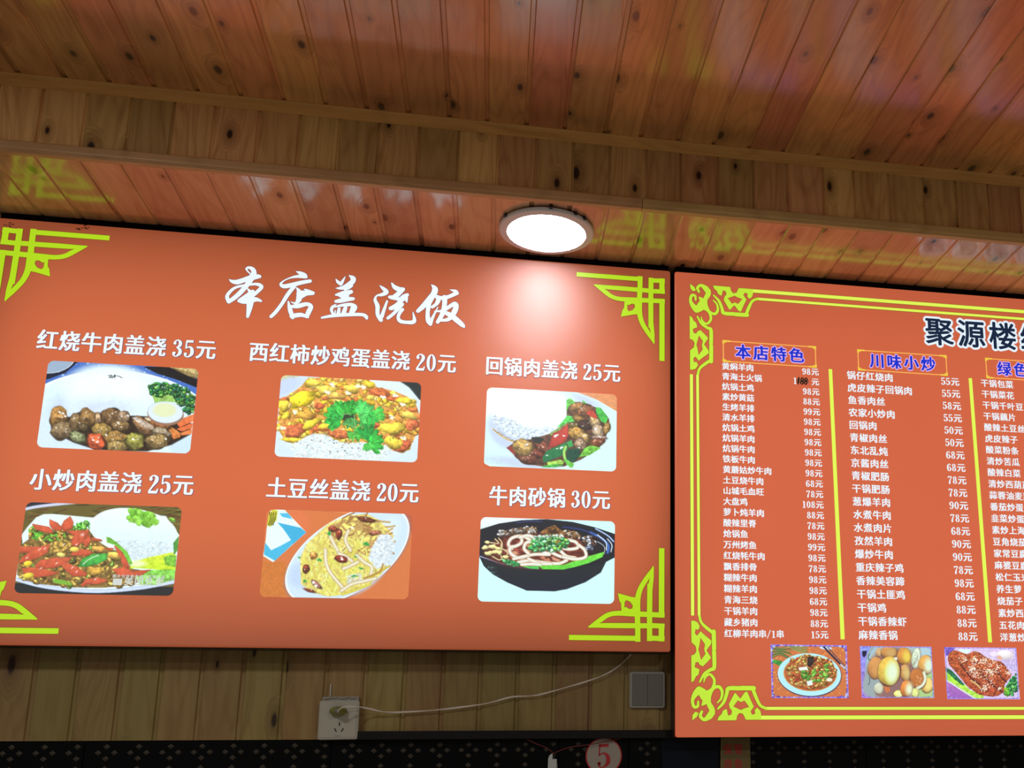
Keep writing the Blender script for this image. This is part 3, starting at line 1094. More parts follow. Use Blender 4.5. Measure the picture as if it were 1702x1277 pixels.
# price changed by hand with a marker
fl, fe = Flat(), Flat()
ix, iz = ins
u = PXM
fe.stroke([(ix + 2 * u, iz, 9 * u), (ix + 18 * u, iz, 9 * u)])
fl.stroke([(ix + 1 * u, iz - 6 * u, 2.6 * u), (ix + 3 * u, iz + 6 * u, 2.6 * u)])
for k in (9, 16):
    for cz_, rr in ((3.2, 3.0), (-3.0, 3.2)):
        pts = [(ix + (k + (rr * .75) * math.cos(t) + cz_ * .18) * u, iz + (cz_ + rr * math.sin(t)) * u, 2.0 * u) for t in [2 * math.pi * q_ / 12 for q_ in range(13)]]
        fl.stroke(pts)
fe.obj('marker_smudge', MB_SMUDGE, signB, 3, 'grey smudge under a handwritten price')
fl.obj('handwritten_price', MB_INK, signB, 4, 'black handwritten price digits')
fl = Flat()
for a, b in (((1380, 614), (1400.5, 1063)), ((1612.5, 629), (1645.5, 1068))):
    pa, pb = LB(*a), LB(*b)
    fl = Flat()
    fl.stroke([pa + (6.8 * u,), pb + (7.4 * u,)], cap=False)
    fl.obj('divider_bar', MB_YEL, signB, 2, 'yellow vertical divider bar')
#PART3

# ---------------------------------------------------------------- dish photographs (flat prints, colours laid down per vertex)
def vnoise(x, y, sc, seed):
    r = np.random.RandomState(seed)
    T = r.rand(64, 64)
    u, v = x / sc, y / sc
    i, j = np.floor(u).astype(int), np.floor(v).astype(int)
    fu, fv = u - i, v - j
    fu, fv = fu * fu * (3 - 2 * fu), fv * fv * (3 - 2 * fv)
    g = lambda a, b: T[a % 64, b % 64]
    return (g(i, j) * (1 - fu) + g(i + 1, j) * fu) * (1 - fv) + (g(i, j + 1) * (1 - fu) + g(i + 1, j + 1) * fu) * fv


class Pic:
    def __init__(s, X, Y, seed):
        s.X, s.Y = X, Y
        s.C = np.full((len(X), 3), 128.0)
        s.r = random.Random(seed)
        s.sd = seed

    def near(s, x0, x1, y0, y1):
        return np.nonzero((s.X > x0) & (s.X < x1) & (s.Y > y0) & (s.Y < y1))[0]

    def mix(s, idx, a, col):
        col = np.asarray(col, float)
        s.C[idx] = s.C[idx] * (1 - a[:, None]) + col * a[:, None]

    def inside(s, pts, idx):
        x, y = s.X[idx], s.Y[idx]
        ins = np.zeros(len(idx), bool)
        d = np.full(len(idx), 1e9)
        n = len(pts)
        for k in range(n):
            x0, y0 = pts[k]
            x1, y1 = pts[(k + 1) % n]
            c = ((y0 > y) != (y1 > y))
            with np.errstate(divide='ignore', invalid='ignore'):
                ins ^= c & (x < (x1 - x0) * (y - y0) / (y1 - y0 + 1e-9) + x0)
            dx, dy = x1 - x0, y1 - y0
            t = np.clip(((x - x0) * dx + (y - y0) * dy) / (dx * dx + dy * dy + 1e-9), 0, 1)
            d = np.minimum(d, np.hypot(x - x0 - t * dx, y - y0 - t * dy))
        return np.where(ins, d, -d)

    def poly(s, pts, col, col2=None, soft=4, tex=0, ts=25, hi=0):
        xs, ys = [p[0] for p in pts], [p[1] for p in pts]
        idx = s.near(min(xs) - 9, max(xs) + 9, min(ys) - 9, max(ys) + 9)
        if not len(idx): return
        sd = s.inside(pts, idx)
        a = np.clip(sd / soft + .5, 0, 1)
        c = np.tile(np.asarray(col, float), (len(idx), 1))
        if col2 is not None:
            t = ((s.Y[idx] - min(ys)) / (max(ys) - min(ys)))[:, None]
            c = c * (1 - t) + np.asarray(col2, float) * t
        if tex:
            n = vnoise(s.X[idx], s.Y[idx], ts, s.sd + 3) - .5 + .6 * (vnoise(s.X[idx], s.Y[idx], ts / 2.6, s.sd + 4) - .5)
            c = c * (1 + tex * n[:, None])
        if hi:
            c = c * (1 - hi * np.exp(-np.clip(sd, 0, 99) / 9))[:, None]
        s.mix(idx, a, c)

    def ell(s, cx, cy, rx, ry, rot, col, rim=None, soft=4, wob=0, tex=0, ts=25, shade=0, rimw=0.06):
        """ellipse with an optional rim colour, wobbling outline, rounded shading"""
        R_ = max(rx, ry) * (1 + wob + .5 * soft / max(1, min(rx, ry))) + 8
        idx = s.near(cx - R_, cx + R_, cy - R_, cy + R_)
        if not len(idx): return
        dx, dy = s.X[idx] - cx, s.Y[idx] - cy
        c_, s_ = math.cos(math.radians(rot)), math.sin(math.radians(rot))
        u, v = (dx * c_ + dy * s_) / rx, (-dx * s_ + dy * c_) / ry
        q = np.hypot(u, v)
        if wob:
            th = np.arctan2(v, u)
            p1, p2, p3 = s.r.random() * 6, s.r.random() * 6, s.r.random() * 6
            q = q / (1 + wob * (.5 * np.sin(2 * th + p1) + .6 * np.sin(3 * th + p2) + .4 * np.sin(5 * th + p3)))
        a = np.clip((1 - q) * min(rx, ry) / soft + .5, 0, 1)
        c = np.tile(np.asarray(col, float), (len(idx), 1))
        if shade:
            c = c * (1 + shade * (-.55 * v - .25 * u - .55 * np.clip(q, 0, 1) ** 2 + .15))[:, None]
        if tex:
            n = vnoise(s.X[idx], s.Y[idx], ts, s.sd + 5) - .5 + .6 * (vnoise(s.X[idx], s.Y[idx], ts / 2.6, s.sd + 6) - .5)
            c = c * (1 + tex * n[:, None])
        if rim is not None:
            t = np.clip((q - (1 - rimw)) / rimw * 1.5, 0, 1)[:, None]
            c = c * (1 - t) + np.asarray(rim, float) * t
        s.mix(idx, a, np.clip(c, 0, 255))

    def lump(s, cx, cy, rx, ry, rot, col, wet=True):
        s.ell(cx + 2, cy + 6, rx * 1.05, ry * 1.05, rot, [c * .42 for c in col], soft=12, wob=.1)
        # cut chunk: four to six straight sides, a lighter top plane and a darker side plane
        n = s.r.randint(5, 7)
        a0 = s.r.uniform(0, 6.28)
        cr, sr = math.cos(math.radians(rot)), math.sin(math.radians(rot))
        pts = []
        for k in range(n):
            t = a0 + 2 * math.pi * k / n + s.r.uniform(-.2, .2)
            q = s.r.uniform(.95, 1.18)
            u, v = rx * q * math.cos(t), ry * q * math.sin(t)
            pts.append((cx + u * cr - v * sr, cy + u * sr + v * cr))
        s.poly(pts, [min(255, c * 1.18) for c in col], [c * .74 for c in col], soft=7, tex=.7, ts=max(12, min(rx, ry) * .45), hi=.28)
        s.ell(cx - rx * .15, cy - ry * .3, rx * .6, ry * .4, rot + 8, [min(255, c * 1.22) for c in col], soft=16, wob=.2, tex=.6, ts=16)
        if wet:
            for _ in range(max(1, int(rx * ry / 1500))):
                hx, hy = cx + s.r.uniform(-.5, .5) * rx, cy + s.r.uniform(-.6, .3) * ry
                s.ell(hx, hy, s.r.uniform(3, 10), s.r.uniform(2, 6), s.r.uniform(-60, 60), (245, 235, 225), soft=4, wob=.3)

    def strand(s, pts, w, col, edge=None, n=7, soft=4):
        P = catmull(pts, n)
        P = [(p[0], p[1]) for p in P]
        xs, ys = [p[0] for p in P], [p[1] for p in P]
        idx = s.near(min(xs) - w, max(xs) + w, min(ys) - w, max(ys) + w)
        if not len(idx): return
        x, y = s.X[idx], s.Y[idx]
        d = np.full(len(idx), 1e9)
        for k in range(len(P) - 1):
            x0, y0 = P[k]
            dx, dy = P[k + 1][0] - x0, P[k + 1][1] - y0
            t = np.clip(((x - x0) * dx + (y - y0) * dy) / (dx * dx + dy * dy + 1e-9), 0, 1)
            d = np.minimum(d, np.hypot(x - x0 - t * dx, y - y0 - t * dy))
        a = np.clip((w / 2 - d) / soft + .5, 0, 1)
        e = np.asarray(edge if edge is not None else [c * .74 for c in col], float)
        t = np.clip(d / (w / 2), 0, 1)[:, None] ** 2.2
        s.mix(idx, a, np.asarray(col, float) * (1 - t) + e * t)

    def in_poly(s, p, pts):
        x, y = p
        c = False
        for k in range(len(pts)):
            x0, y0 = pts[k]
            x1, y1 = pts[(k + 1) % len(pts)]
            if (y0 > y) != (y1 > y) and x < (x1 - x0) * (y - y0) / (y1 - y0 + 1e-9) + x0: c = not c
        return c

    def fill(s, pts, n, r0, r1, cols, kind='lump', ratio=.65, shade=.7, tex=.6, rot=None):
        xs, ys = [p[0] for p in pts], [p[1] for p in pts]
        k = t = 0
        while k < n and t < n * 12:
            t += 1
            x, y = s.r.uniform(min(xs), max(xs)), s.r.uniform(min(ys), max(ys))
            if not s.in_poly((x, y), pts): continue
            k += 1
            c = s.r.choice(cols)
            q = s.r.uniform(.88, 1.1)
            c = [v * q for v in c]
            R_ = s.r.uniform(r0, r1)
            ro = s.r.uniform(-60, 60) if rot is None else rot + s.r.uniform(-18, 18)
            if kind == 'lump':
                s.lump(x, y, R_, R_ * ratio, ro, c, wet=R_ > 14 and s.r.random() < .5)
            elif kind == 'soft':
                s.ell(x + 1, y + 3, R_ * 1.08, R_ * ratio * 1.08, ro, [v * (1 - .5 * min(1, shade)) for v in c], soft=8, wob=.1)
                s.ell(x, y, R_, R_ * ratio, ro, c, soft=4, wob=.2, tex=tex, ts=R_ * .6, shade=shade)
            else:
                s.ell(x, y, R_, R_ * ratio, ro, c, soft=4, wob=.15)

    def grain(s, amp, sc):
        n = vnoise(s.X, s.Y, sc, s.sd + 9) - .5 + vnoise(s.X, s.Y, sc * .45, s.sd + 10) - .5
        s.C = s.C * (1 + amp * n[:, None])


def photo(parent, org_f, mat, corners, crop, rad, seed, paint, label, name='dish_photo', step=0.85):
    ox, oy, sc = crop
    L = [org_f(*c) for c in corners]   # TL TR BR BL in board-local metres
    x0 = (L[0][0] + L[3][0]) / 2
    x1 = (L[1][0] + L[2][0]) / 2
    z1 = (L[0][1] + L[1][1]) / 2
    z0 = (L[2][1] + L[3][1]) / 2
    nx, nz = int((x1 - x0) / (step * PXM)), int((z1 - z0) / (step * PXM))
    gx, gz = np.meshgrid(np.linspace(x0, x1, nx), np.linspace(z1, z0, nz))
    gx, gz = gx.ravel(), gz.ravel()
    r = rad * PXM
    if r:
        # round the corners by sliding rim vertices inwards
        ex = np.clip(r - np.minimum(gx - x0, x1 - gx), 0, None)
        ez = np.clip(r - np.minimum(gz - z0, z1 - gz), 0, None)
        h = np.maximum(ex, ez)
        l = np.hypot(ex, ez)
        k = np.where(l > 0, h / np.maximum(l, 1e-9), 1)
        sxg, szg = np.sign(gx - (x0 + x1) / 2), np.sign(gz - (z0 + z1) / 2)
        gx = np.where((ex > 0) & (ez > 0), gx - sxg * (ex - ex * k), gx)
        gz = np.where((ex > 0) & (ez > 0), gz - szg * (ez - ez * k), gz)
    # where each vertex falls in the close-up of the print (quad corners -> bilinear)
    u = ((gx - x0) / (x1 - x0))[:, None]
    v = ((z1 - gz) / (z1 - z0))[:, None]
    Q = [np.array([(c[0] - ox) * sc, (c[1] - oy) * sc]) for c in corners]
    XY = (Q[0] * (1 - u) + Q[1] * u) * (1 - v) + (Q[3] * (1 - u) + Q[2] * u) * v
    pic = Pic(XY[:, 0], XY[:, 1], seed)
    paint(pic)
    col = lin(np.clip(pic.C * np.array([0.92, 0.955, 0.95]) + np.array([19, 16, 14]), 0, 255))
    me = bpy.data.meshes.new(name)
    i, j = np.meshgrid(np.arange(nx - 1), np.arange(nz - 1))
    a = (j * nx + i).ravel()
    faces = np.stack([a, a + nx, a + nx + 1, a + 1], 1)
    nv, nf = nx * nz, len(faces)
    me.vertices.add(nv)
    co = np.stack([gx, np.full(nv, -0.0012), gz], 1)
    me.vertices.foreach_set('co', co.ravel())
    me.loops.add(nf * 4)
    me.loops.foreach_set('vertex_index', faces.ravel())
    me.polygons.add(nf)
    me.polygons.foreach_set('loop_start', np.arange(nf) * 4)
    at = me.color_attributes.new('print', 'FLOAT_COLOR', 'POINT')
    at.data.foreach_set('color', np.concatenate([col, np.ones((nv, 1))], 1).ravel())
    me.update()
    me.validate()
    o = mesh_obj(name, me, mat, parent)
    o['label'] = label
    return o


BROWNS = [(150, 105, 60), (120, 88, 52), (170, 125, 70), (138, 92, 48)]


def paint1(p):
    p.C[:] = (60, 105, 195)
    p.fill([(100, 50), (1700, 50), (1700, 420), (100, 320)], 160, 4, 14, [(120, 160, 225), (40, 70, 165), (150, 185, 235)], 'dot')
    p.poly([(120, 250), (120, 190), (260, 190), (400, 60), (450, 80), (330, 190), (140, 265)], (12, 20, 45))
    p.ell(200, 60, 225, 135, -12, (150, 172, 200), rim=(235, 242, 250), rimw=.05)
    p.poly([(1100, 118), (1360, 115), (1670, 240), (1670, 335), (1450, 250), (1250, 190)], (14, 16, 22), tex=.4)
    p.poly([(1350, 110), (1680, 110), (1680, 235), (1560, 205)], (196, 170, 112), tex=.5, ts=18)
    for k in range(4): p.strand([(1400 + k * 20, 130 + 10 * k), (1560, 170 + 12 * k), (1690, 205 + 16 * k)], 6, (120, 95, 55))
    p.ell(840, 720, 1010, 560, 2, (222, 244, 255), rim=(240, 252, 255), tex=.03)
    p.ell(560, 640, 430, 300, 0, (200, 216, 244), soft=120)
    p.ell(760, 430, 450, 330, 0, (228, 246, 255), soft=90, wob=.03)
    p.ell(760, 330, 420, 180, 0, (244, 253, 255), soft=120)
    p.ell(700, 560, 300, 120, 0, (214, 226, 250), soft=130, tex=.05, ts=30)
    p.ell(130, 850, 220, 220, 0, (215, 232, 252), soft=90)
    p.ell(1540, 930, 160, 130, 0, (205, 228, 250), soft=40)
    p.poly([(172, 700), (185, 780), (400, 890), (620, 960), (900, 975), (1150, 975), (1400, 910), (1600, 800), (1600, 690), (1300, 630), (1000, 620), (600, 620), (300, 640)], (38, 26, 20), soft=14, tex=.5)
    # broccoli
    p.poly([(1190, 400), (1280, 360), (1500, 420), (1520, 520), (1430, 480), (1330, 470), (1230, 500)], (150, 198, 96), tex=.4)
    for a in (((1240, 500), (1230, 430), (1200, 370)), ((1250, 500), (1290, 400), (1330, 350)), ((1340, 470), (1400, 420), (1450, 370))):
        p.strand(a, 34, (168, 214, 110), (110, 160, 60))
    p.fill([(1150, 320), (1200, 285), (1350, 285), (1520, 320), (1560, 350), (1635, 420), (1630, 560), (1585, 600), (1520, 560), (1440, 460), (1400, 400), (1330, 390), (1290, 420), (1190, 410)], 300, 9, 20,
           [(40, 120, 62), (60, 150, 60), (24, 92, 56), (110, 180, 70), (30, 110, 80)], 'soft', ratio=.85, shade=1.0)
    # carrots
    p.poly([(1450, 690), (1490, 650), (1630, 595), (1625, 670), (1480, 735)], (242, 132, 78), (225, 95, 48), tex=.2)
    p.poly([(1450, 750), (1620, 685), (1612, 740), (1500, 775)], (238, 110, 60), tex=.2)
    p.poly([(1490, 790), (1612, 745), (1605, 800), (1500, 815)], (242, 128, 70), tex=.2)
    p.poly([(1355, 730), (1400, 730), (1490, 790), (1490, 830), (1420, 855), (1385, 800)], (232, 140, 70), (205, 110, 50), tex=.3)
    for a in [(250, 635, 88, 100, 10, (150, 106, 56)), (640, 650, 60, 60, 0, (190, 150, 115)), (290, 765, 118, 85, -18, (128, 104, 74)), (430, 690, 70, 100, 10, (118, 92, 60)), (540, 640, 78, 95, -8, (124, 92, 54)),
              (445, 835, 90, 58, 20, (126, 132, 92)), (500, 740, 60, 40, 0, (80, 66, 44)), (780, 630, 110, 88, 0, (104, 76, 48)), (905, 630, 60, 62, 30, (150, 122, 96)), (690, 765, 98, 78, 10, (142, 112, 58)),
              (870, 720, 92, 50, 5, (130, 100, 62)), (1180, 665, 62, 34, 15, (200, 180, 150)), (1110, 720, 125, 75, 35, (138, 98, 64)), (1270, 710, 110, 40, 10, (140, 84, 48)),
              (625, 875, 90, 78, 25, (214, 88, 52)), (830, 850, 110, 82, 10, (140, 104, 54)), (845, 925, 112, 58, 0, (152, 124, 72)), (1020, 870, 98, 86, 0, (140, 134, 60)),
              (1290, 790, 95, 55, 10, (150, 132, 108)), (1250, 870, 120, 76, -5, (142, 114, 70))]:
        p.lump(*a)
    p.poly([(990, 640), (1030, 630), (1215, 720), (1210, 755), (1150, 760)], (208, 196, 188), (168, 140, 120), tex=.5)
    for x, y in ((265, 590), (300, 600), (320, 630), (640, 885), (850, 690), (950, 620), (600, 865), (1340, 850), (1005, 855), (730, 815)): p.ell(x, y, 13, 8, 30, (250, 246, 244), wob=.3)
    p.ell(1335, 600, 188, 116, 5, (150, 105, 85), soft=6)
    p.ell(1332, 582, 182, 110, 3, (222, 234, 246), rim=(190, 200, 222))
    p.ell(1325, 560, 118, 70, 0, (228, 232, 186), soft=26)
    for a in (((750, 215), (790, 212), (760, 235), (810, 225)), ((790, 240), (820, 205), (815, 240)), ((800, 222), (850, 218), (890, 236))): p.strand(a, 7, (30, 45, 60))
    p.grain(.03, 14)


def paint2(p):
    p.C[:] = (215, 232, 250)
    p.poly([(60, 40), (330, 60), (110, 185), (60, 190)], (205, 190, 110), tex=.3)
    p.poly([(1360, 100), (1700, 100), (1700, 340), (1620, 330), (1500, 190)], (24, 38, 40), soft=5)
    p.ell(850, 560, 800, 500, 0, (222, 236, 252), soft=20)
    p.ell(150, 190, 200, 90, -25, (200, 215, 250), soft=60)
    p.ell(1350, 250, 230, 120, 28, (225, 238, 240), soft=60)
    R1 = [(90, 340), (200, 280), (330, 180), (400, 90), (620, 85), (1060, 105), (1150, 190), (1330, 230), (1480, 290), (1590, 400), (1620, 500), (1600, 650), (1560, 760), (1500, 880), (1320, 880), (1050, 860), (830, 820), (560, 700), (380, 720), (330, 790), (160, 790), (120, 720), (75, 650), (90, 450)]
    p.poly(R1, (234, 158, 74), soft=10, tex=.4)
    YE = [(250, 205, 60), (240, 190, 50), (252, 220, 90), (235, 165, 60), (245, 200, 110), (228, 120, 60)]
    p.fill(R1, 380, 18, 56, YE, 'soft', ratio=.55, shade=.55, tex=.45)
    for a in [(1180, 250, 130, 45, 10, (222, 112, 62)), (520, 400, 60, 35, 0, (214, 104, 60)), (260, 670, 120, 80, -15, (222, 112, 68)), (1430, 830, 110, 55, -20, (210, 100, 60)), (1540, 600, 75, 65, -20, (220, 108, 64)),
              (1110, 600, 75, 35, 15, (216, 98, 58)), (730, 700, 140, 50, 10, (226, 120, 70)), (560, 640, 140, 30, 0, (222, 110, 62)), (1330, 320, 80, 30, 10, (212, 100, 58)), (600, 310, 60, 24, -10, (222, 118, 66)), (760, 340, 70, 26, 0, (220, 110, 60))]:
        p.ell(*a, soft=6, wob=.12, tex=.5, ts=26, shade=.5)
    for a in [(330, 320, 150, 70, -25, (252, 222, 48)), (360, 350, 110, 50, -20, (248, 214, 40)), (140, 400, 60, 60, 0, (250, 215, 70)), (870, 210, 95, 45, 10, (244, 205, 80)), (600, 220, 100, 50, 0, (250, 216, 90)), (440, 590, 110, 44, -25, (252, 218, 60)),
              (640, 610, 120, 40, -8, (250, 210, 60)), (1320, 640, 140, 66, -5, (250, 214, 70)), (700, 290, 110, 35, 5, (244, 190, 90)), (780, 380, 120, 45, 15, (245, 195, 90)), (380, 500, 90, 50, 0, (240, 176, 70)), (1330, 800, 110, 55, 20, (250, 212, 70)),
              (230, 770, 110, 28, 5, (246, 206, 60)), (460, 150, 80, 40, 0, (250, 210, 80)), (1500, 500, 90, 38, 20, (248, 212, 90)), (1450, 340, 90, 40, 10, (250, 216, 60)), (1060, 160, 70, 40, 20, (248, 205, 60)), (1250, 130, 1, 1, 0, (0, 0, 0))]:
        p.ell(*a, soft=6, wob=.16, tex=.3, ts=28, shade=.6)
    for x, y in ((260, 465), (610, 250), (830, 255), (660, 165), (1215, 300), (1310, 520), (1430, 380), (1000, 190), (130, 640), (1440, 745), (940, 180), (1350, 280)): p.ell(x, y, 30, 20, 20, (252, 244, 224), soft=8, wob=.3)
    # rice
    RR = [(340, 760), (450, 700), (580, 710), (680, 780), (860, 800), (1000, 790), (1100, 850), (1250, 820), (1310, 880), (1250, 930), (1180, 1020), (300, 1020), (250, 900), (210, 830)]
    p.poly(RR, (226, 240, 246), soft=24)
    p.fill(RR, 620, 9, 17, [(250, 253, 255), (238, 246, 252), (244, 250, 253), (226, 236, 246)], 'soft', ratio=.42, shade=.12, tex=.03)
    # coriander
    G = [(40, 160, 60), (60, 180, 70), (30, 130, 50), (90, 195, 80)]

    def leaf_(cx, cy, R_, c, a0=0, lobes=5):
        R_ *= .74
        c = [v * 1.12 for v in c]
        for k in range(lobes):
            t = a0 + (k - (lobes - 1) / 2) * .5
            x, y = cx + math.cos(t) * R_ * .55, cy + math.sin(t) * R_ * .55
            p.ell(x, y, R_ * .55, R_ * .26, math.degrees(t), c, soft=5, wob=.22, tex=.3, ts=20, shade=.3)
        for k in range(3): p.strand([(cx, cy), (cx + math.cos(a0 + (k - 1) * .4) * R_, cy + math.sin(a0 + (k - 1) * .4) * R_)], 5, [v * .8 for v in c])
    p.ell(830, 510, 90, 60, 0, (38, 60, 40), soft=30)
    leaf_(760, 520, 230, (52, 178, 66), 3.6, 6)
    leaf_(740, 540, 150, (36, 150, 58), 3.0, 5)
    leaf_(860, 480, 190, (40, 150, 52), -1.4, 5)
    leaf_(960, 500, 220, (72, 190, 88), -.3, 6)
    leaf_(1060, 500, 160, (48, 170, 66), .6, 5)
    leaf_(1130, 500, 140, (70, 186, 70), -.3, 4)
    leaf_(860, 540, 130, (58, 140, 66), 1.5, 5)
    leaf_(910, 680, 140, (60, 160, 60), 0.2, 5)
    leaf_(900, 700, 100, (80, 180, 70), 2.6, 4)
    leaf_(1040, 760, 190, (30, 140, 56), -.9, 6)
    leaf_(1080, 800, 180, (46, 168, 60), -.1, 5)
    leaf_(1050, 800, 110, (66, 180, 72), 1.5, 4)
    for a in (((770, 590), (830, 600), (920, 640)), ((900, 500), (905, 600), (900, 680)), ((760, 490), (860, 480))): p.strand(a, 12, (120, 190, 100))
    p.fill([(100, 300), (1600, 300), (1550, 800), (500, 960), (200, 780)], 90, 5, 9, [(28, 24, 22)], 'dot', ratio=.5)
    p.fill([(620, 760), (850, 780), (1000, 940), (700, 900)], 14, 6, 10, [(24, 30, 34)], 'dot', ratio=.4, rot=20)
    p.grain(.04, 10)


def paint3(p):
    p.C[:] = (214, 246, 252)
    p.poly([(1150, 60), (1700, 60), (1700, 400), (1630, 350), (1400, 215), (1160, 125)], (230, 140, 90), (226, 150, 96), tex=.1)
    p.poly([(60, 40), (300, 40), (230, 85), (100, 135), (60, 150)], (214, 108, 68))
    p.poly([(60, 960), (80, 965), (150, 1003), (150, 1060), (60, 1060)], (214, 108, 68))
    p.ell(300, 200, 420, 200, -10, (250, 254, 255), soft=140)
    p.ell(1250, 220, 200, 50, 22, (196, 210, 246), soft=60)
    p.ell(400, 560, 300, 250, 25, (196, 210, 240), soft=70)
    p.ell(500, 960, 400, 60, 8, (196, 212, 236), soft=60)
    p.ell(590, 400, 440, 285, 8, (234, 250, 255), soft=22, wob=.015)
    p.ell(640, 300, 400, 190, 0, (250, 255, 255), soft=120)
    p.fill([(165, 380), (330, 420), (600, 560), (800, 540), (920, 560), (800, 650), (620, 690), (420, 690), (250, 610), (175, 500)], 520, 6, 12, [(228, 238, 250), (200, 212, 236), (240, 250, 255), (176, 190, 220)], 'soft', ratio=.42, shade=.12, tex=.03)
    p.strand([(170, 560), (240, 620), (330, 680), (430, 710)], 20, (205, 165, 90), (225, 225, 200))
    for k in range(14): p.ell(185 + k * 18, 572 + k * 10 + (k % 3) * 5, 8, 5, 20, (120, 80, 40), soft=5)
    base = [(330, 780), (450, 700), (620, 680), (820, 620), (930, 560), (1030, 470), (1040, 240), (1200, 240), (1400, 310), (1540, 440), (1550, 530), (1470, 720), (1400, 800), (1200, 920), (1000, 1000), (760, 1000), (560, 970), (430, 880)]
    p.poly(base, (84, 52, 38), soft=10, tex=.7, ts=30)
    LG, DG = (92, 200, 70), (22, 110, 62)
    p.poly([(1030, 215), (1080, 195), (1140, 250), (1080, 330), (1030, 350)], LG, tex=.5)
    p.poly([(1380, 300), (1440, 310), (1530, 420), (1500, 500), (1440, 470), (1390, 380)], (60, 180, 66), tex=.5)
    p.poly([(1220, 215), (1260, 240), (1300, 280), (1230, 270)], (80, 190, 80))
    p.poly([(920, 540), (1010, 440), (1040, 400), (1160, 420), (1180, 460), (1070, 480), (990, 520)], (70, 196, 76), tex=.5)
    p.poly([(820, 620), (940, 540), (1040, 480), (1060, 540), (960, 600), (880, 650)], (120, 150, 80), tex=.4)
    for a in [(1190, 330, 150, 75, -5, (138, 84, 48)), (1150, 290, 90, 40, -20, (160, 110, 60)), (1180, 440, 70, 40, 10, (150, 110, 50)), (1130, 520, 90, 40, 0, (96, 82, 40)), (1250, 510, 80, 60, 20, (52, 34, 26)),
              (1370, 480, 85, 60, 50, (176, 146, 100)), (1405, 580, 80, 70, 70, (188, 160, 130)), (1420, 660, 90, 24, 0, (170, 140, 130)), (1390, 720, 90, 50, -20, (120, 66, 42)), (1510, 550, 40, 70, 20, (160, 120, 60)),
              (1150, 610, 110, 64, 20, (176, 130, 56)), (1240, 660, 85, 62, 20, (178, 140, 80)), (1190, 740, 70, 76, 10, (150, 120, 96)), (640, 830, 150, 70, 5, (112, 52, 36)), (560, 900, 130, 60, 15, (104, 56, 40)), (760, 770, 120, 60, 20, (118, 60, 42))]:
        p.lump(*a)
    p.poly([(325, 780), (380, 755), (440, 800), (430, 870)], (150, 50, 40), tex=.3)
    p.lump(520, 770, 118, 92, 20, (176, 138, 74))
    p.ell(690, 690, 75, 36, 5, (24, 36, 30), wob=.2)
    p.poly([(815, 770), (870, 610), (940, 580), (1050, 490), (1055, 640), (1000, 720), (880, 775)], (206, 66, 50), (178, 50, 42), tex=.15, hi=.3)
    p.poly([(1265, 370), (1310, 330), (1360, 350), (1400, 420), (1380, 440), (1300, 405)], (190, 60, 42), tex=.2)
    p.poly([(745, 900), (790, 820), (900, 770), (1030, 715), (1050, 800), (960, 880), (760, 960)], (24, 130, 66), (14, 100, 60), tex=.3, hi=.2)
    p.poly([(1030, 720), (1090, 690), (1110, 760), (1060, 780)], (40, 160, 80))
    p.poly([(1040, 800), (1180, 790), (1200, 860), (1120, 950), (1020, 920)], (10, 66, 50), tex=.5)
    p.poly([(1180, 890), (1240, 790), (1320, 750), (1440, 785), (1300, 870)], (110, 196, 62), tex=.5)
    p.poly([(800, 950), (960, 920), (1000, 940), (990, 970), (810, 985)], (160, 206, 80), tex=.4)
    p.strand([(1020, 770), (1000, 840), (1020, 930), (1080, 1000)], 34, (176, 222, 110), (90, 170, 60))
    p.poly([(1000, 900), (1120, 970), (1100, 1015), (1030, 980)], (96, 190, 70), tex=.3)
    p.poly([(750, 990), (900, 970), (1000, 985), (900, 1010), (750, 1010)], (60, 160, 60), tex=.4)
    for x, y, r_ in ((905, 640, 26), (1000, 640, 16), (970, 780, 22), (920, 790, 12), (800, 870, 12), (1380, 560, 22), (1430, 655, 14), (1240, 640, 16), (570, 740, 18), (1180, 780, 14), (1200, 310, 8)):
        p.ell(x, y, r_, r_ * .55, s_r(x), (244, 240, 244), soft=5, wob=.35)
    for a in (((110, 910), (255, 912), (255, 960), (108, 955), (110, 910)), ((160, 915), (160, 955)), ((210, 915), (210, 955))): p.strand(a, 3, (190, 225, 225))
    p.grain(.03, 12)


def s_r(x): return (x * 37) % 60 - 30


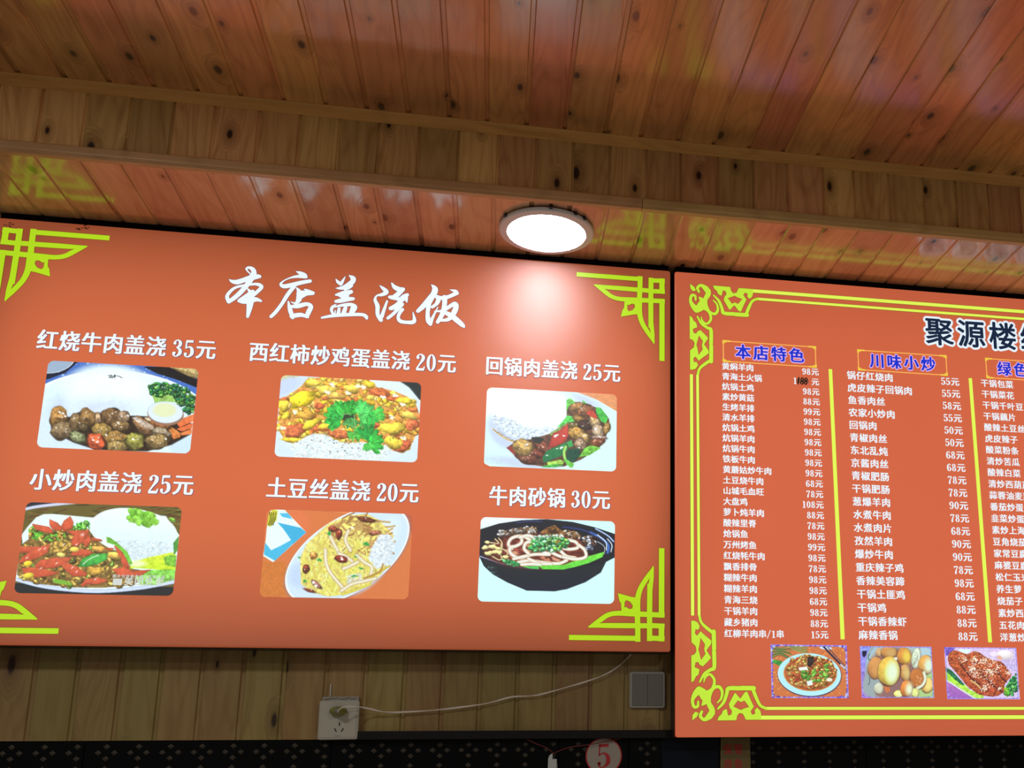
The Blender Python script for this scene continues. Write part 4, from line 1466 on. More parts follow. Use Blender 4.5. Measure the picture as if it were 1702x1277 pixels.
def paint4(p):
    p.C[:] = (96, 84, 36)
    p.fill([(20, 50), (1700, 50), (1700, 450), (20, 450)], 200, 20, 70, [(120, 104, 44), (70, 62, 26), (92, 60, 34), (60, 52, 24)], 'dot', ratio=.14, rot=0)
    p.poly([(150, 40), (600, 60), (200, 110), (150, 120)], (28, 34, 50))
    p.strand([(150, 130), (300, 100), (620, 62)], 30, (210, 214, 244))
    p.poly([(20, 840), (1700, 870), (1700, 1000), (20, 1000)], (18, 26, 30))
    # plate
    P_ = [(122, 380), (180, 300), (260, 210), (330, 178), (420, 175), (860, 215), (1500, 220), (1640, 380), (1600, 700), (1590, 830), (1300, 890), (900, 925), (600, 915), (300, 870), (55, 810), (70, 650), (130, 450)]
    p.poly(P_, (232, 248, 255), soft=6)
    p.strand([(40, 800), (300, 868), (600, 905), (900, 912), (1250, 880), (1590, 820)], 34, (214, 226, 250), (150, 166, 210))
    food = [(75, 760), (90, 560), (110, 480), (190, 420), (190, 320), (240, 280), (420, 330), (560, 300), (760, 330), (900, 400), (1020, 440), (1160, 600), (1180, 700), (1340, 720), (1200, 850), (900, 880), (600, 880), (300, 850), (130, 810)]
    p.poly(food, (128, 98, 46), soft=8, tex=.6)
    p.poly([(185, 330), (230, 290), (300, 350), (520, 340), (540, 400), (420, 440), (250, 430), (200, 400)], (96, 176, 50), tex=.7, ts=20)
    p.fill([(600, 290), (700, 245), (820, 250), (760, 320), (620, 330)], 30, 12, 26, [(80, 170, 50), (50, 130, 46), (120, 196, 80)], 'soft')
    p.fill(food, 210, 14, 34, [(206, 166, 78), (184, 142, 60), (222, 188, 96), (156, 118, 50), (124, 164, 60), (100, 90, 44)], 'soft', ratio=.6, shade=.9)
    p.poly([(370, 500), (440, 440), (560, 430), (600, 480), (500, 540), (390, 545)], (176, 140, 62), tex=.9, ts=16)
    # rice mound
    p.ell(1190, 340, 430, 220, 8, (238, 250, 255), soft=8, wob=.012)
    p.poly([(760, 330), (860, 200), (1000, 150), (1500, 190), (1620, 380), (1560, 540), (1300, 610), (1180, 620), (1060, 500), (920, 430), (800, 380)], (238, 250, 255), (214, 232, 244), soft=14, tex=.03)
    p.fill([(900, 420), (1500, 430), (1560, 530), (1300, 600), (1190, 610), (1060, 500)], 260, 6, 11, [(244, 252, 255), (206, 222, 236), (228, 240, 248)], 'soft', ratio=.42, shade=.12, tex=.03)
    p.poly([(1170, 640), (1330, 590), (1560, 540), (1600, 560), (1600, 720), (1350, 700), (1200, 690), (1150, 700)], (222, 240, 60), (196, 230, 40), soft=10, tex=.2)
    p.ell(1220, 650, 90, 30, 0, (240, 250, 190), soft=24)
    p.poly([(1480, 590), (1540, 565), (1610, 570), (1600, 680), (1500, 660)], (120, 190, 56), tex=.4)
    p.poly([(1200, 760), (1350, 710), (1600, 700), (1590, 800), (1400, 850), (1250, 850)], (120, 200, 70), (150, 214, 100), tex=.5)
    p.poly([(1575, 450), (1630, 380), (1620, 520), (1580, 570)], (70, 150, 60), tex=.3)
    p.fill([(1100, 140), (1220, 112), (1330, 160), (1420, 200), (1400, 260), (1290, 275), (1150, 230)], 60, 18, 34, [(130, 206, 60), (110, 190, 50), (150, 220, 80)], 'soft', ratio=.8, shade=.2, tex=.3)
    p.fill([(1530, 200), (1590, 230), (1570, 260)], 8, 10, 20, [(140, 206, 70)], 'soft')
    RD, RD2 = (222, 96, 62), (204, 78, 50)
    for pg in ([(220, 270), (380, 300), (410, 330), (420, 365), (330, 350), (250, 320)], [(385, 225), (460, 260), (500, 300), (490, 340), (410, 320), (385, 280)], [(580, 195), (610, 250), (600, 310), (520, 345), (490, 300), (520, 240)],
               [(540, 340), (760, 330), (740, 400), (640, 400)], [(590, 420), (640, 350), (740, 350), (700, 440), (640, 490), (590, 470)], [(690, 440), (770, 370), (775, 440), (730, 490)],
               [(100, 490), (300, 490), (200, 550), (100, 550)], [(90, 640), (130, 590), (240, 510), (390, 465), (360, 550), (250, 610), (100, 650)], [(580, 560), (640, 515), (740, 515), (795, 545), (740, 575), (600, 575)],
               [(240, 680), (300, 620), (440, 595), (600, 590), (540, 650), (420, 695), (260, 695)], [(120, 700), (230, 690), (330, 700), (260, 740), (140, 750)], [(180, 745), (320, 700), (480, 740), (380, 770), (240, 785)],
               [(490, 660), (540, 640), (640, 680), (745, 750), (720, 770), (600, 770), (520, 700)], [(680, 860), (720, 800), (850, 780), (950, 810), (860, 840), (740, 850), (690, 870)], [(1000, 480), (1030, 465), (1100, 560), (1150, 690), (1090, 680), (1040, 570)],
               [(980, 700), (1100, 680), (1180, 720), (1350, 705), (1260, 760), (1050, 770)], [(780, 400), (880, 420), (880, 435), (790, 430)], [(910, 500), (1000, 500), (960, 525)]):
        p.poly([(x + 2, y + 6) for x, y in pg], (120, 62, 34), soft=14)
        p.poly(pg, RD, RD2, tex=.2, ts=30, hi=.12)
    p.poly([(655, 680), (690, 610), (790, 560), (945, 550), (930, 610), (850, 655), (720, 685)], (76, 184, 70), (46, 156, 60), tex=.3, hi=.3)
    p.strand([(700, 660), (760, 610), (850, 570)], 8, (225, 250, 225))
    p.poly([(925, 395), (960, 400), (1030, 450), (1130, 540), (1180, 650), (1150, 660), (1080, 540), (1000, 470), (930, 450)], (112, 190, 60), tex=.3)
    p.ell(620, 517, 45, 24, 0, (250, 216, 90), shade=.4)
    p.ell(180, 655, 42, 26, -10, (250, 210, 50), shade=.4)
    p.ell(490, 570, 40, 22, 10, (238, 222, 120), shade=.4)
    p.ell(185, 770, 50, 28, -10, (232, 206, 60), shade=.4)
    p.ell(810, 725, 75, 45, 10, (206, 156, 62), wob=.2, shade=.7, tex=.5)
    p.ell(850, 515, 70, 30, 10, (222, 160, 74), wob=.2, shade=.7, tex=.3)
    p.ell(1000, 580, 70, 35, 15, (224, 180, 80), wob=.2, shade=.7, tex=.4)
    p.ell(500, 830, 80, 24, 10, (120, 176, 50), wob=.2)
    for x, y in ((640, 470), (700, 380), (690, 370), (340, 510), (170, 600), (290, 520), (600, 690), (640, 730), (450, 650), (820, 800), (520, 470), (300, 700)): p.ell(x, y, 16, 4, -40, (255, 226, 220), wob=.2)
    p.grain(.04, 10)


def paint5(p):
    p.C[:] = (214, 112, 60)
    p.poly([(50, 600), (300, 600), (420, 980), (50, 980)], (206, 112, 46), tex=.08)
    p.ell(430, 200, 120, 160, 0, (224, 112, 66), soft=70)
    p.poly([(1420, 60), (1700, 60), (1700, 300), (1640, 300)], (188, 84, 52), soft=60)
    for a in (((60, 600), (45, 860), (75, 960), (400, 968)), ((300, 52), (700, 66), (1000, 80))): p.strand(a, 5, (244, 150, 90))
    # blue and white card, its cartoon left out
    p.poly([(220, 40), (290, 45), (520, 290), (180, 605), (80, 540), (100, 400), (120, 200), (150, 60)], (228, 246, 255))
    p.poly([(100, 400), (160, 480), (260, 430), (520, 280), (200, 590), (85, 525)], (60, 180, 226))
    p.poly([(220, 185), (460, 240), (520, 290), (390, 410), (280, 250)], (50, 170, 220))
    p.poly([(240, 85), (330, 85), (380, 150), (270, 125)], (70, 184, 228))
    p.poly([(130, 100), (170, 50), (225, 55), (215, 160), (150, 235), (118, 215)], (206, 200, 50))
    for k in range(4): p.strand([(140 + 22 * k, 80), (150 + 16 * k, 140), (130 + 16 * k, 215)], 8, (40, 44, 22))
    p.ell(960, 530, 745, 390, -33, (150, 110, 120), soft=26)
    p.ell(958, 522, 735, 388, -33, (206, 226, 250), rim=(246, 252, 255), rimw=.035)
    p.ell(1330, 330, 200, 110, -50, (224, 238, 252), soft=90)
    p.ell(470, 740, 120, 130, 50, (190, 210, 244), soft=70)
    p.ell(1180, 800, 170, 50, -38, (196, 206, 238), soft=50)
    base = [(460, 560), (520, 420), (620, 320), (760, 190), (960, 110), (1150, 90), (1270, 150), (1370, 240), (1440, 320), (1380, 620), (1300, 740), (1180, 840), (960, 930), (760, 960), (600, 920), (470, 830)]
    p.poly(base, (232, 212, 110), soft=16, tex=.35)
    R_ = random.Random(5)
    BR = [(196, 146, 82), (176, 122, 66), (214, 168, 98)]
    for k in range(90):
        x, y = R_.uniform(760, 1360), R_.uniform(110, 520)
        if not p.in_poly((x, y), base): continue
        a = R_.uniform(-1.2, .6)
        l = R_.uniform(60, 140)
        p.strand([(x, y), (x + l * .5 * math.cos(a), y + l * .5 * math.sin(a) + R_.uniform(-14, 14)), (x + l * math.cos(a), y + l * math.sin(a))], R_.uniform(13, 22), BR[k % 3], n=4)
    YL = [(250, 246, 120), (244, 236, 100), (252, 250, 156), (238, 226, 96), (232, 208, 100)]
    for k in range(330):
        x, y = R_.uniform(450, 1280), R_.uniform(300, 930)
        if not p.in_poly((x, y), base): continue
        if x > 1150 and y < 560: continue
        a = R_.choice([1.2, 1.9, .9, .5, 2.2, 1.5]) + R_.uniform(-.35, .35)
        l = R_.uniform(80, 190)
        x1, y1 = x + l * math.cos(a), y + l * math.sin(a)
        if not p.in_poly((x1, y1), base): continue
        p.strand([(x, y), ((x + x1) / 2 + R_.uniform(-16, 16), (y + y1) / 2), (x1, y1)], R_.uniform(11, 18), YL[k % 5], n=4)
    p.poly([(1200, 460), (1290, 330), (1380, 300), (1440, 380), (1440, 480), (1380, 620), (1260, 670), (1180, 560)], (226, 236, 246), soft=16)
    p.fill([(1200, 460), (1290, 320), (1390, 305), (1440, 380), (1430, 490), (1380, 620), (1260, 670), (1180, 560)], 200, 9, 16, [(240, 246, 250), (206, 218, 234), (228, 236, 246)], 'soft', ratio=.45, shade=.12, tex=.03)
    p.fill([(930, 740), (1100, 720), (1120, 780), (960, 830)], 60, 9, 15, [(240, 240, 226), (220, 222, 200)], 'soft', ratio=.45, shade=.2)
    for a in (((770, 330), (810, 410), (850, 480)), ((960, 270), (930, 370), (985, 480)), ((720, 470), (730, 610), (780, 720), (900, 860)), ((860, 510), (930, 540), (1000, 590)), ((1050, 530), (1130, 600), (1210, 650), (1200, 730)),
              ((890, 900), (1000, 830), (1120, 800), (1250, 770)), ((1060, 600), (960, 650), (910, 670))):
        p.strand(a, 40, (240, 232, 206), (180, 140, 96))
    for a in [(1150, 150, 90, 26, 12, (110, 54, 34)), (860, 300, 34, 55, 5, (140, 56, 38)), (795, 250, 45, 30, 0, (150, 60, 40)), (885, 565, 68, 34, 10, (150, 52, 38)), (520, 670, 34, 46, 10, (120, 52, 34)), (630, 830, 62, 26, 38, (170, 110, 100)), (560, 895, 60, 14, 15, (140, 60, 40)), (595, 530, 36, 40, 0, (238, 150, 70)), (1240, 290, 60, 24, -10, (190, 110, 80))]:
        p.lump(*a)
    for x, y in ((895, 570), (600, 815), (625, 850), (1000, 240)): p.ell(x, y, 16, 12, 0, (250, 248, 244), wob=.2)
    for a in [(1150, 410, 30, 20, 0), (760, 300, 16, 26, 0), (660, 580, 26, 14, 20), (1025, 745, 28, 12, 0), (1095, 665, 26, 10, 20), (510, 800, 20, 14, 0), (450, 555, 14, 10, 0), (1040, 545, 20, 8, 0)]: p.ell(*a, (46, 160, 66), wob=.3)
    p.strand([(1400, 640), (1300, 700), (1200, 760)], 20, (220, 190, 60))
    p.strand([(1330, 620), (1290, 700), (1130, 770)], 18, (190, 140, 60))
    p.strand([(900, 940), (1050, 890), (1200, 830)], 22, (230, 216, 80))
    p.grain(.04, 10)


def paint6(p):
    p.C[:] = (206, 248, 255)
    p.ell(300, 60, 400, 120, 0, (235, 248, 255), soft=80)
    p.poly([(80, 490), (80, 180), (300, 110), (560, 70), (850, 58), (1150, 90), (1400, 150), (1700, 250), (1700, 480), (1540, 560), (1480, 680), (1300, 790), (1080, 870), (940, 895), (620, 885), (400, 790), (240, 700), (130, 600)], (16, 24, 34), soft=5)
    p.poly([(110, 520), (300, 590), (760, 650), (1200, 650), (1540, 560), (1480, 680), (1300, 790), (1080, 870), (900, 890), (620, 880), (400, 790), (240, 700), (150, 620)], (20, 32, 34), (16, 24, 44), soft=10)
    p.fill([(160, 600), (290, 620), (300, 740), (200, 680)], 24, 4, 12, [(90, 120, 130), (60, 84, 90)], 'dot', ratio=.3)
    p.strand([(85, 490), (300, 570), (520, 615), (760, 640)], 26, (24, 34, 84))
    p.strand([(85, 488), (300, 562), (500, 604), (640, 622)], 7, (224, 232, 250))
    p.strand([(1360, 215), (1500, 290), (1570, 370), (1560, 450)], 34, (60, 110, 200), (20, 30, 90))
    p.strand([(1420, 170), (1560, 250), (1630, 320)], 20, (180, 205, 245), (30, 50, 120))
    p.strand([(1560, 290), (1610, 360), (1600, 440)], 12, (214, 232, 250))
    p.strand([(1440, 240), (1540, 330), (1545, 420)], 12, (226, 240, 250))
    p.strand([(1040, 150), (1250, 180), (1400, 240)], 12, (40, 60, 140))
    p.strand([(500, 100), (650, 85), (800, 88)], 8, (60, 70, 150))
    p.strand([(1440, 320), (1520, 380), (1520, 470)], 7, (200, 214, 224))
    # broth
    p.ell(760, 430, 620, 210, 0, (96, 40, 34), soft=40, tex=.6)
    p.poly([(280, 250), (340, 190), (560, 170), (740, 140), (720, 225), (560, 230), (330, 270)], (70, 50, 40), tex=.8)
    p.fill([(280, 240), (320, 190), (430, 175), (730, 140), (730, 215), (560, 200), (300, 250)], 60, 12, 24, [(200, 196, 196), (150, 120, 90), (110, 80, 60), (228, 228, 232)], 'soft', ratio=.6, tex=.8)
    p.poly([(770, 215), (850, 160), (940, 125), (1010, 180), (1100, 230), (1000, 260), (850, 240)], (130, 86, 46), tex=.8)
    p.poly([(860, 200), (950, 170), (1000, 220), (900, 235)], (60, 40, 28))
    p.fill([(1060, 195), (1200, 200), (1260, 250), (1220, 290), (1100, 260)], 40, 10, 20, [(190, 170, 150), (120, 80, 50), (150, 104, 60)], 'soft', tex=.8)
    p.fill([(1250, 300), (1320, 245), (1430, 270), (1430, 350), (1300, 370)], 44, 12, 24, [(196, 200, 216), (90, 60, 44), (140, 100, 70), (40, 30, 30)], 'soft', tex=.8)
    p.poly([(1300, 400), (1480, 370), (1530, 420), (1320, 490)], (24, 22, 30))
    p.fill([(1300, 370), (1400, 370), (1380, 430), (1310, 420)], 24, 8, 18, [(150, 170, 214), (60, 60, 80)], 'soft')
    # noodles
    NW, NE = (240, 240, 236), (196, 150, 110)
    for k in range(26):
        x, y = random.Random(k).uniform(330, 1000), random.Random(k + 50).uniform(320, 540)
        p.ell(x, y, 34, 18, 20, [(200, 120, 90), (170, 70, 60), (214, 150, 120)][k % 3], soft=12, wob=.3)
    for a in (((660, 300), (560, 255), (450, 280), (410, 350), (450, 400)), ((560, 260), (560, 330), (500, 370), (430, 390), (440, 460), (540, 510), (640, 480)), ((470, 520), (700, 470), (880, 470), (800, 440)), ((720, 330), (620, 330), (590, 400), (640, 460)),
              ((540, 270), (640, 250), (720, 290), (740, 350)), ((830, 370), (900, 440), (1000, 490), (1130, 520)), ((1100, 300), (1190, 330), (1210, 390), (1120, 410), (1050, 400)), ((1010, 430), (1080, 490), (1180, 510)), ((1220, 360), (1290, 420), (1300, 500), (1180, 525), (1040, 500)),
              ((520, 560), (640, 540), (800, 560), (980, 575), (1080, 540)), ((640, 520), (760, 570), (900, 580)), ((560, 585), (700, 580), (780, 590))):
        p.strand(a, 40, NW, NE)
    # mushrooms
    for a in (((300, 280), (340, 340), (330, 440)), ((260, 290), (300, 340), (200, 330)), ((330, 340), (320, 450), (340, 530)), ((230, 490), (300, 530), (340, 520)), ((340, 400), (400, 450), (380, 500))):
        p.strand(a, 14, (226, 206, 160), (170, 130, 90))
    for a in [(150, 390, 44, 22, -10), (230, 380, 50, 24, 0), (290, 400, 40, 22, 20), (190, 455, 50, 26, 0), (260, 440, 44, 24, 0), (170, 330, 30, 18, 20), (310, 450, 30, 24, 0), (380, 500, 40, 20, 0)]: p.ell(*a, (236, 220, 150), wob=.2, shade=.6)
    # greens
    GR = [(60, 176, 90), (40, 150, 80), (110, 210, 130), (150, 226, 160), (24, 120, 66), (120, 200, 80)]
    p.fill([(640, 400), (680, 300), (800, 260), (1000, 260), (1110, 310), (1100, 370), (1000, 420), (780, 430), (700, 430)], 150, 14, 34, GR, 'soft', ratio=.55, shade=.9, tex=.7)
    p.fill([(700, 250), (1040, 245), (1020, 275), (720, 280)], 16, 14, 22, [(190, 232, 200), (220, 240, 220)], 'soft')
    p.ell(975, 320, 26, 14, 0, (150, 104, 40))
    p.fill([(340, 530), (420, 530), (540, 580), (500, 600), (400, 580)], 40, 10, 24, GR[:3], 'soft')
    p.poly([(560, 605), (760, 600), (760, 640), (640, 630)], (70, 190, 80))
    p.poly([(760, 600), (1050, 590), (1160, 550), (1300, 530), (1340, 490), (1490, 450), (1520, 440), (1500, 500), (1340, 570), (1180, 615), (1040, 645), (800, 640)], (112, 226, 66), (90, 206, 60), tex=.15)
    p.strand([(1160, 560), (1170, 600)], 5, (60, 170, 60))
    p.grain(.03, 10)


def frame_s(p, pts, c=(90, 90, 230)):
    """scalloped violet frame printed round the small photos"""
    for k in range(4):
        a, b = pts[k], pts[(k + 1) % 4]
        p.strand([a, b], 14, (176, 150, 240), (110, 90, 220), n=1)
    n = 46
    for k in range(4):
        a, b = pts[k], pts[(k + 1) % 4]
        for i in range(n):
            t = i / n
            e = min(t, 1 - t)
            if e < .13 or i % 3 == 0:
                w = 40 if e < .08 else 20
                cx, cy = (pts[0][0] + pts[2][0]) / 2, (pts[0][1] + pts[2][1]) / 2
                x, y = a[0] + (b[0] - a[0]) * t, a[1] + (b[1] - a[1]) * t
                f = w * p.r.random() / 700
                p.ell(x + (cx - x) * f, y + (cy - y) * f, 9, 7, 0, p.r.choice([(70, 70, 220), (120, 100, 235), (180, 200, 250), (60, 50, 170)]), soft=5, wob=.3)


def paint7(p):
    p.C[:] = (206, 110, 60)
    p.fill([(900, 180), (1660, 180), (1660, 690), (900, 690)], 500, 4, 9, [(236, 150, 80), (190, 86, 50), (214, 100, 60), (240, 176, 90)], 'dot', ratio=.7)
    for k in range(12):
        p.strand([(905, 190 + 12 * k), (1000, 215 + 6 * k), (1080 + 12 * (k % 4), 190 + 14 * k)], 6, [(60, 120, 60), (150, 160, 80), (36, 80, 50)][k % 3])
        p.strand([(1060, 190), (1150, 200 + 4 * k), (1250, 190 + 7 * k)], 5, [(80, 130, 60), (200, 170, 100)][k % 2])
    p.poly([(910, 320), (1020, 340), (1010, 390), (920, 350)], (50, 150, 60), tex=.4)
    p.ell(1278, 470, 302, 204, 4, (40, 44, 90), soft=10)
    p.ell(1276, 464, 298, 200, 4, (176, 234, 246), rim=(214, 246, 252), rimw=.03)
    p.ell(1284, 455, 254, 166, 3, (176, 84, 44), rim=(210, 170, 110), rimw=.05, tex=.4)
    p.fill([(1050, 400), (1120, 300), (1280, 275), (1460, 310), (1530, 430), (1480, 550), (1300, 600), (1120, 560)], 330, 8, 18, [(224, 176, 90), (190, 90, 50), (214, 130, 64), (170, 60, 36), (236, 206, 110), (150, 100, 40)], 'soft', tex=.6)
    p.fill([(1080, 420), (1500, 360), (1470, 480), (1380, 560), (1150, 470)], 26, 14, 30, [(120, 196, 70), (90, 170, 60)], 'soft', ratio=.4)
    p.poly([(1255, 300), (1310, 290), (1320, 350), (1280, 400), (1250, 370)], (40, 32, 32), tex=.6)
    p.poly([(1170, 400), (1250, 388), (1262, 420), (1180, 428)], (236, 240, 236))
    p.poly([(1250, 530), (1300, 515), (1310, 560), (1260, 572)], (226, 240, 240))
    p.ell(1465, 513, 30, 16, 0, (236, 232, 214))
    p.ell(1425, 212, 60, 16, 5, (200, 222, 246))
    p.strand([(1400, 195), (1500, 300), (1630, 425)], 17, (30, 30, 60))
    p.strand([(1430, 190), (1530, 300), (1640, 410)], 8, (60, 60, 90))
    p.strand([(1570, 370), (1610, 405)], 18, (200, 200, 216))
    frame_s(p, [(912, 188), (1618, 190), (1648, 680), (930, 682)])


def paint8(p):
    p.C[:] = (150, 170, 170)
    p.poly([(80, 100), (330, 100), (240, 300), (210, 600), (300, 1000), (360, 1180), (130, 1180)], (130, 150, 240), (170, 110, 220), tex=.3, ts=60)
    p.poly([(145, 210), (240, 210), (225, 300), (180, 350), (150, 300)], (14, 20, 50))
    p.ell(820, 640, 610, 700, 0, (170, 190, 190), rim=(150, 190, 230), rimw=.06, soft=8)
    p.ell(800, 700, 560, 560, 0, (140, 100, 100), soft=120)
    p.ell(380, 850, 200, 300, 20, (150, 165, 170), soft=60)
    p.ell(1460, 900, 240, 320, 0, (170, 206, 130), soft=60)
    p.ell(1450, 220, 160, 110, 0, (176, 206, 220), soft=50)
    p.strand([(300, 270), (270, 330), (300, 400), (400, 350)], 14, (40, 66, 56))
    p.strand([(300, 750), (310, 850), (280, 900)], 12, (40, 66, 56))
    BU = (214, 150, 76)

    def bun(cx, cy, rx, ry, rot, c, hl, hx=.3):
        p.ell(cx + 8, cy + 12, rx * 1.06, ry * 1.05, rot, (90, 46, 40), soft=26)
        p.ell(cx, cy, rx, ry, rot, c, soft=8, wob=.03, tex=.12, ts=50, shade=.35)
        p.ell(cx + rx * hx, cy + ry * .1, rx * .6, ry * .75, rot, hl, soft=80)
    bun(480, 240, 60, 80, 0, (200, 150, 100), (220, 180, 130))
    bun(680, 240, 160, 120, 0, (196, 132, 70), (206, 160, 96))
    bun(420, 550, 150, 220, 8, (208, 140, 78), (216, 150, 84))
    bun(980, 310, 135, 170, -8, (206, 134, 60), (240, 206, 80), .5)
    bun(1230, 360, 85, 210, 6, (206, 220, 190), (246, 252, 236))
    for k in range(3): p.strand([(1200, 230 + k * 60), (1270, 300 + k * 50), (1210, 420 + k * 30), (1180, 500)], 9, (120, 140, 110))
    bun(1430, 490, 150, 190, 0, (222, 160, 80), (224, 240, 214), .45)
    bun(1020, 650, 100, 165, -8, (200, 140, 80), (220, 190, 120))
    bun(1470, 900, 120, 150, 10, (236, 190, 96), (246, 220, 130))
    bun(1280, 770, 160, 200, -10, (190, 110, 56), (196, 110, 50), 0)
    p.strand([(1400, 650), (1430, 780), (1380, 900), (1270, 970)], 60, (238, 240, 214))
    for k in range(20): p.ell(1260 + p.r.uniform(-10, 100), 720 + p.r.uniform(0, 200), 10, 7, 30, (230, 190, 150), wob=.3)
    bun(490, 970, 90, 110, 0, (206, 206, 180), (214, 214, 190))
    p.poly([(580, 930), (720, 930), (720, 1030), (650, 1060)], (206, 110, 66))
    bun(890, 1080, 90, 70, 0, (236, 226, 120), (244, 244, 180))
    bun(1230, 1060, 70, 90, 0, (222, 230, 110), (236, 240, 160))
    bun(1050, 970, 120, 160, 0, (222, 130, 60), (236, 244, 206), .5)
    bun(690, 620, 225, 290, 2, (224, 180, 74), (226, 236, 120), .2)
    p.ell(760, 640, 110, 200, 0, (232, 244, 214), soft=100)
    p.poly([(780, 350), (850, 340), (850, 400), (800, 380)], (236, 240, 240))
    frame_s(p, [(110, 125), (1535, 140), (1610, 1150), (170, 1150)])


def paint9(p):
    p.C[:] = (222, 196, 240)
    p.poly([(90, 120), (330, 120), (200, 300), (120, 300)], (110, 80, 190), tex=.4)
    p.poly([(300, 130), (1540, 150), (1560, 640), (1400, 560), (900, 260), (500, 180)], (226, 196, 240), (200, 190, 240), tex=.2)
    for k in range(7): p.strand([(1240 + 50 * k, 400), (1290 + 45 * k, 620)], 8, (190, 160, 226))
    p.ell(1310, 290, 170, 95, 5, (244, 232, 240), shade=.2)
    p.ell(1200, 350, 60, 40, 30, (236, 170, 150), soft=20)
    p.ell(1080, 270, 70, 50, 0, (244, 226, 250))
    p.poly([(380, 170), (640, 180), (560, 260), (430, 260)], (226, 250, 244), soft=14)
    p.poly([(130, 780), (430, 960), (760, 1180), (160, 1180)], (190, 110, 190), (150, 90, 190), tex=.2)
    p.poly([(120, 520), (200, 560), (620, 980), (900, 1100), (900, 1180), (760, 1180), (430, 960), (130, 790)], (170, 226, 60), (180, 240, 80), soft=8, tex=.4)
    p.poly([(125, 520), (260, 600), (520, 880), (480, 900), (300, 760), (130, 600)], (30, 110, 70), tex=.6)
    p.strand([(150, 790), (300, 880), (450, 980), (740, 1160)], 30, (236, 236, 246))
    p.fill([(1340, 880), (1440, 760), (1560, 640), (1600, 1000), (1480, 1100), (1330, 1080)], 120, 14, 34, [(30, 130, 70), (60, 160, 80), (20, 100, 66), (100, 190, 90)], 'soft', ratio=.8, shade=.9)
    p.fill([(1320, 960), (1400, 980), (1400, 1090), (1330, 1090)], 12, 26, 44, [(160, 220, 60), (90, 190, 60)], 'soft', ratio=.9)
    M_ = [(170, 350), (200, 240), (300, 190), (400, 220), (560, 280), (680, 215), (800, 240), (900, 320), (1080, 400), (1230, 420), (1330, 520), (1450, 680), (1430, 740), (1350, 820), (1310, 900), (1300, 1040), (1180, 1110), (1040, 1120), (800, 1080), (560, 900), (330, 620), (200, 480)]
    p.poly(M_, (190, 88, 50), (168, 66, 44), soft=8, tex=.7, ts=24, hi=.3)
    p.fill(M_, 420, 9, 24, [(206, 96, 50), (170, 70, 44), (150, 56, 40), (220, 116, 60)], 'soft', ratio=.6, tex=.7)
    for a in (((430, 480), (560, 650), (680, 780), (820, 880)), ((840, 640), (980, 800), (1120, 930), (1280, 1030)), ((1180, 660), (1280, 780), (1350, 830))):
        p.strand(a, 30, (70, 26, 28), (130, 50, 36))
    p.strand([(640, 800), (760, 880), (830, 950)], 40, (226, 170, 110))
    for (cx, cy, n, s_) in ((480, 370, 30, 90), (700, 380, 40, 80), (660, 570, 46, 90), (880, 400, 36, 90), (1030, 640, 40, 80), (920, 950, 30, 80), (1160, 540, 24, 70), (1380, 650, 20, 60), (1220, 960, 14, 40), (1050, 420, 20, 90), (730, 700, 26, 140), (1000, 880, 20, 120), (900, 600, 60, 330)):
        for k in range(n):
            p.ell(cx + p.r.gauss(0, s_ * .5), cy + p.r.gauss(0, s_ * .45), p.r.uniform(9, 16), p.r.uniform(5, 8), p.r.uniform(-60, 60), p.r.choice([(255, 250, 244), (250, 226, 190)]), soft=4)
    frame_s(p, [(115, 140), (1520, 158), (1605, 1165), (190, 1150)])


PH = [((81.3, 601.2), (329.7, 612.2), (316.6, 753.9), (60.4, 744.3), (55, 590, 6.0786), paint1, 'dish photo of braised beef, rice, broccoli and half an egg'),
      ((467.6, 624.2), (700.5, 636.4), (693.2, 769), (456.1, 759.4), (450, 615, 6.546), paint2, 'dish photo of tomato and egg on rice with coriander'),
      ((809.1, 644.2), (1026.2, 656.2), (1023, 784.5), (804.6, 774.9), (795, 635, 7.092), paint3, 'dish photo of rice mound with pork and green peppers'),
      ((44.8, 835.4), (302.4, 843.2), (288, 990), (22.8, 987.1), (15, 825, 5.769), paint4, 'dish photo of red pepper stir-fry with rice mound'),
      ((443.2, 847.1), (686, 855), (678.8, 996.2), (432.1, 993), (425, 840, 6.304), paint5, 'dish photo of shredded potato on an oval white plate'),
      ((799.4, 859.8), (1022.2, 867.2), (1020.4, 1005), (793.6, 999.4), (785, 855, 6.947), paint6, 'dish photo of noodles in a black clay pot')]
for k, (a, b, c, d, crop, fn, lb) in enumerate(PH):
    photo(signA, LA, MA_PIC, (a, b, c, d), crop, 9, 11 + k, fn, lb)
PHB = [((1280, 1072), (1406, 1072.6), (1411.7, 1160.7), (1283, 1160.7), (1120, 1040, 5.673), paint7, 'small photo of a round plate of stew beside chopsticks'),
       ((1427.8, 1074), (1546.7, 1075.7), (1553.7, 1160.8), (1433.2, 1160.8), (1420, 1065, 12.157), paint8, 'small photo of golden buns in a bowl'),
       ((1568, 1075.8), (1687.6, 1077.5), (1696, 1163.4), (1575, 1161.8), (1560, 1065, 11.986), paint9, 'small photo of sesame-sprinkled ribs')]
for k, (a, b, c, d, crop, fn, lb) in enumerate(PHB):
    photo(signB, LB, MB_PIC, (a, b, c, d), crop, 0, 31 + k, fn, lb, step=0.6)

# delivery-platform mark printed over the fourth photo
fl = Flat()
x, z = LA(206, 967)
put_text(fl, '美团外卖', x, z, 13.5 * PXM, 14.5 * PXM, smear=0.05)
x, z = LA(187, 958)
put_text(fl, '图片仅供参考请以实物为准', x, z, 5.5 * PXM, 6.3 * PXM, smear=0.02)
x, z = LA(188, 967.5)
fl.stroke([(x, z, 10 * PXM), (x + 13 * PXM, z, 10 * PXM)], cap=False)
fl.obj('photo_mark', print_mat('pale_print', lc(214, 220, 214), hA, .05), signA, 4)


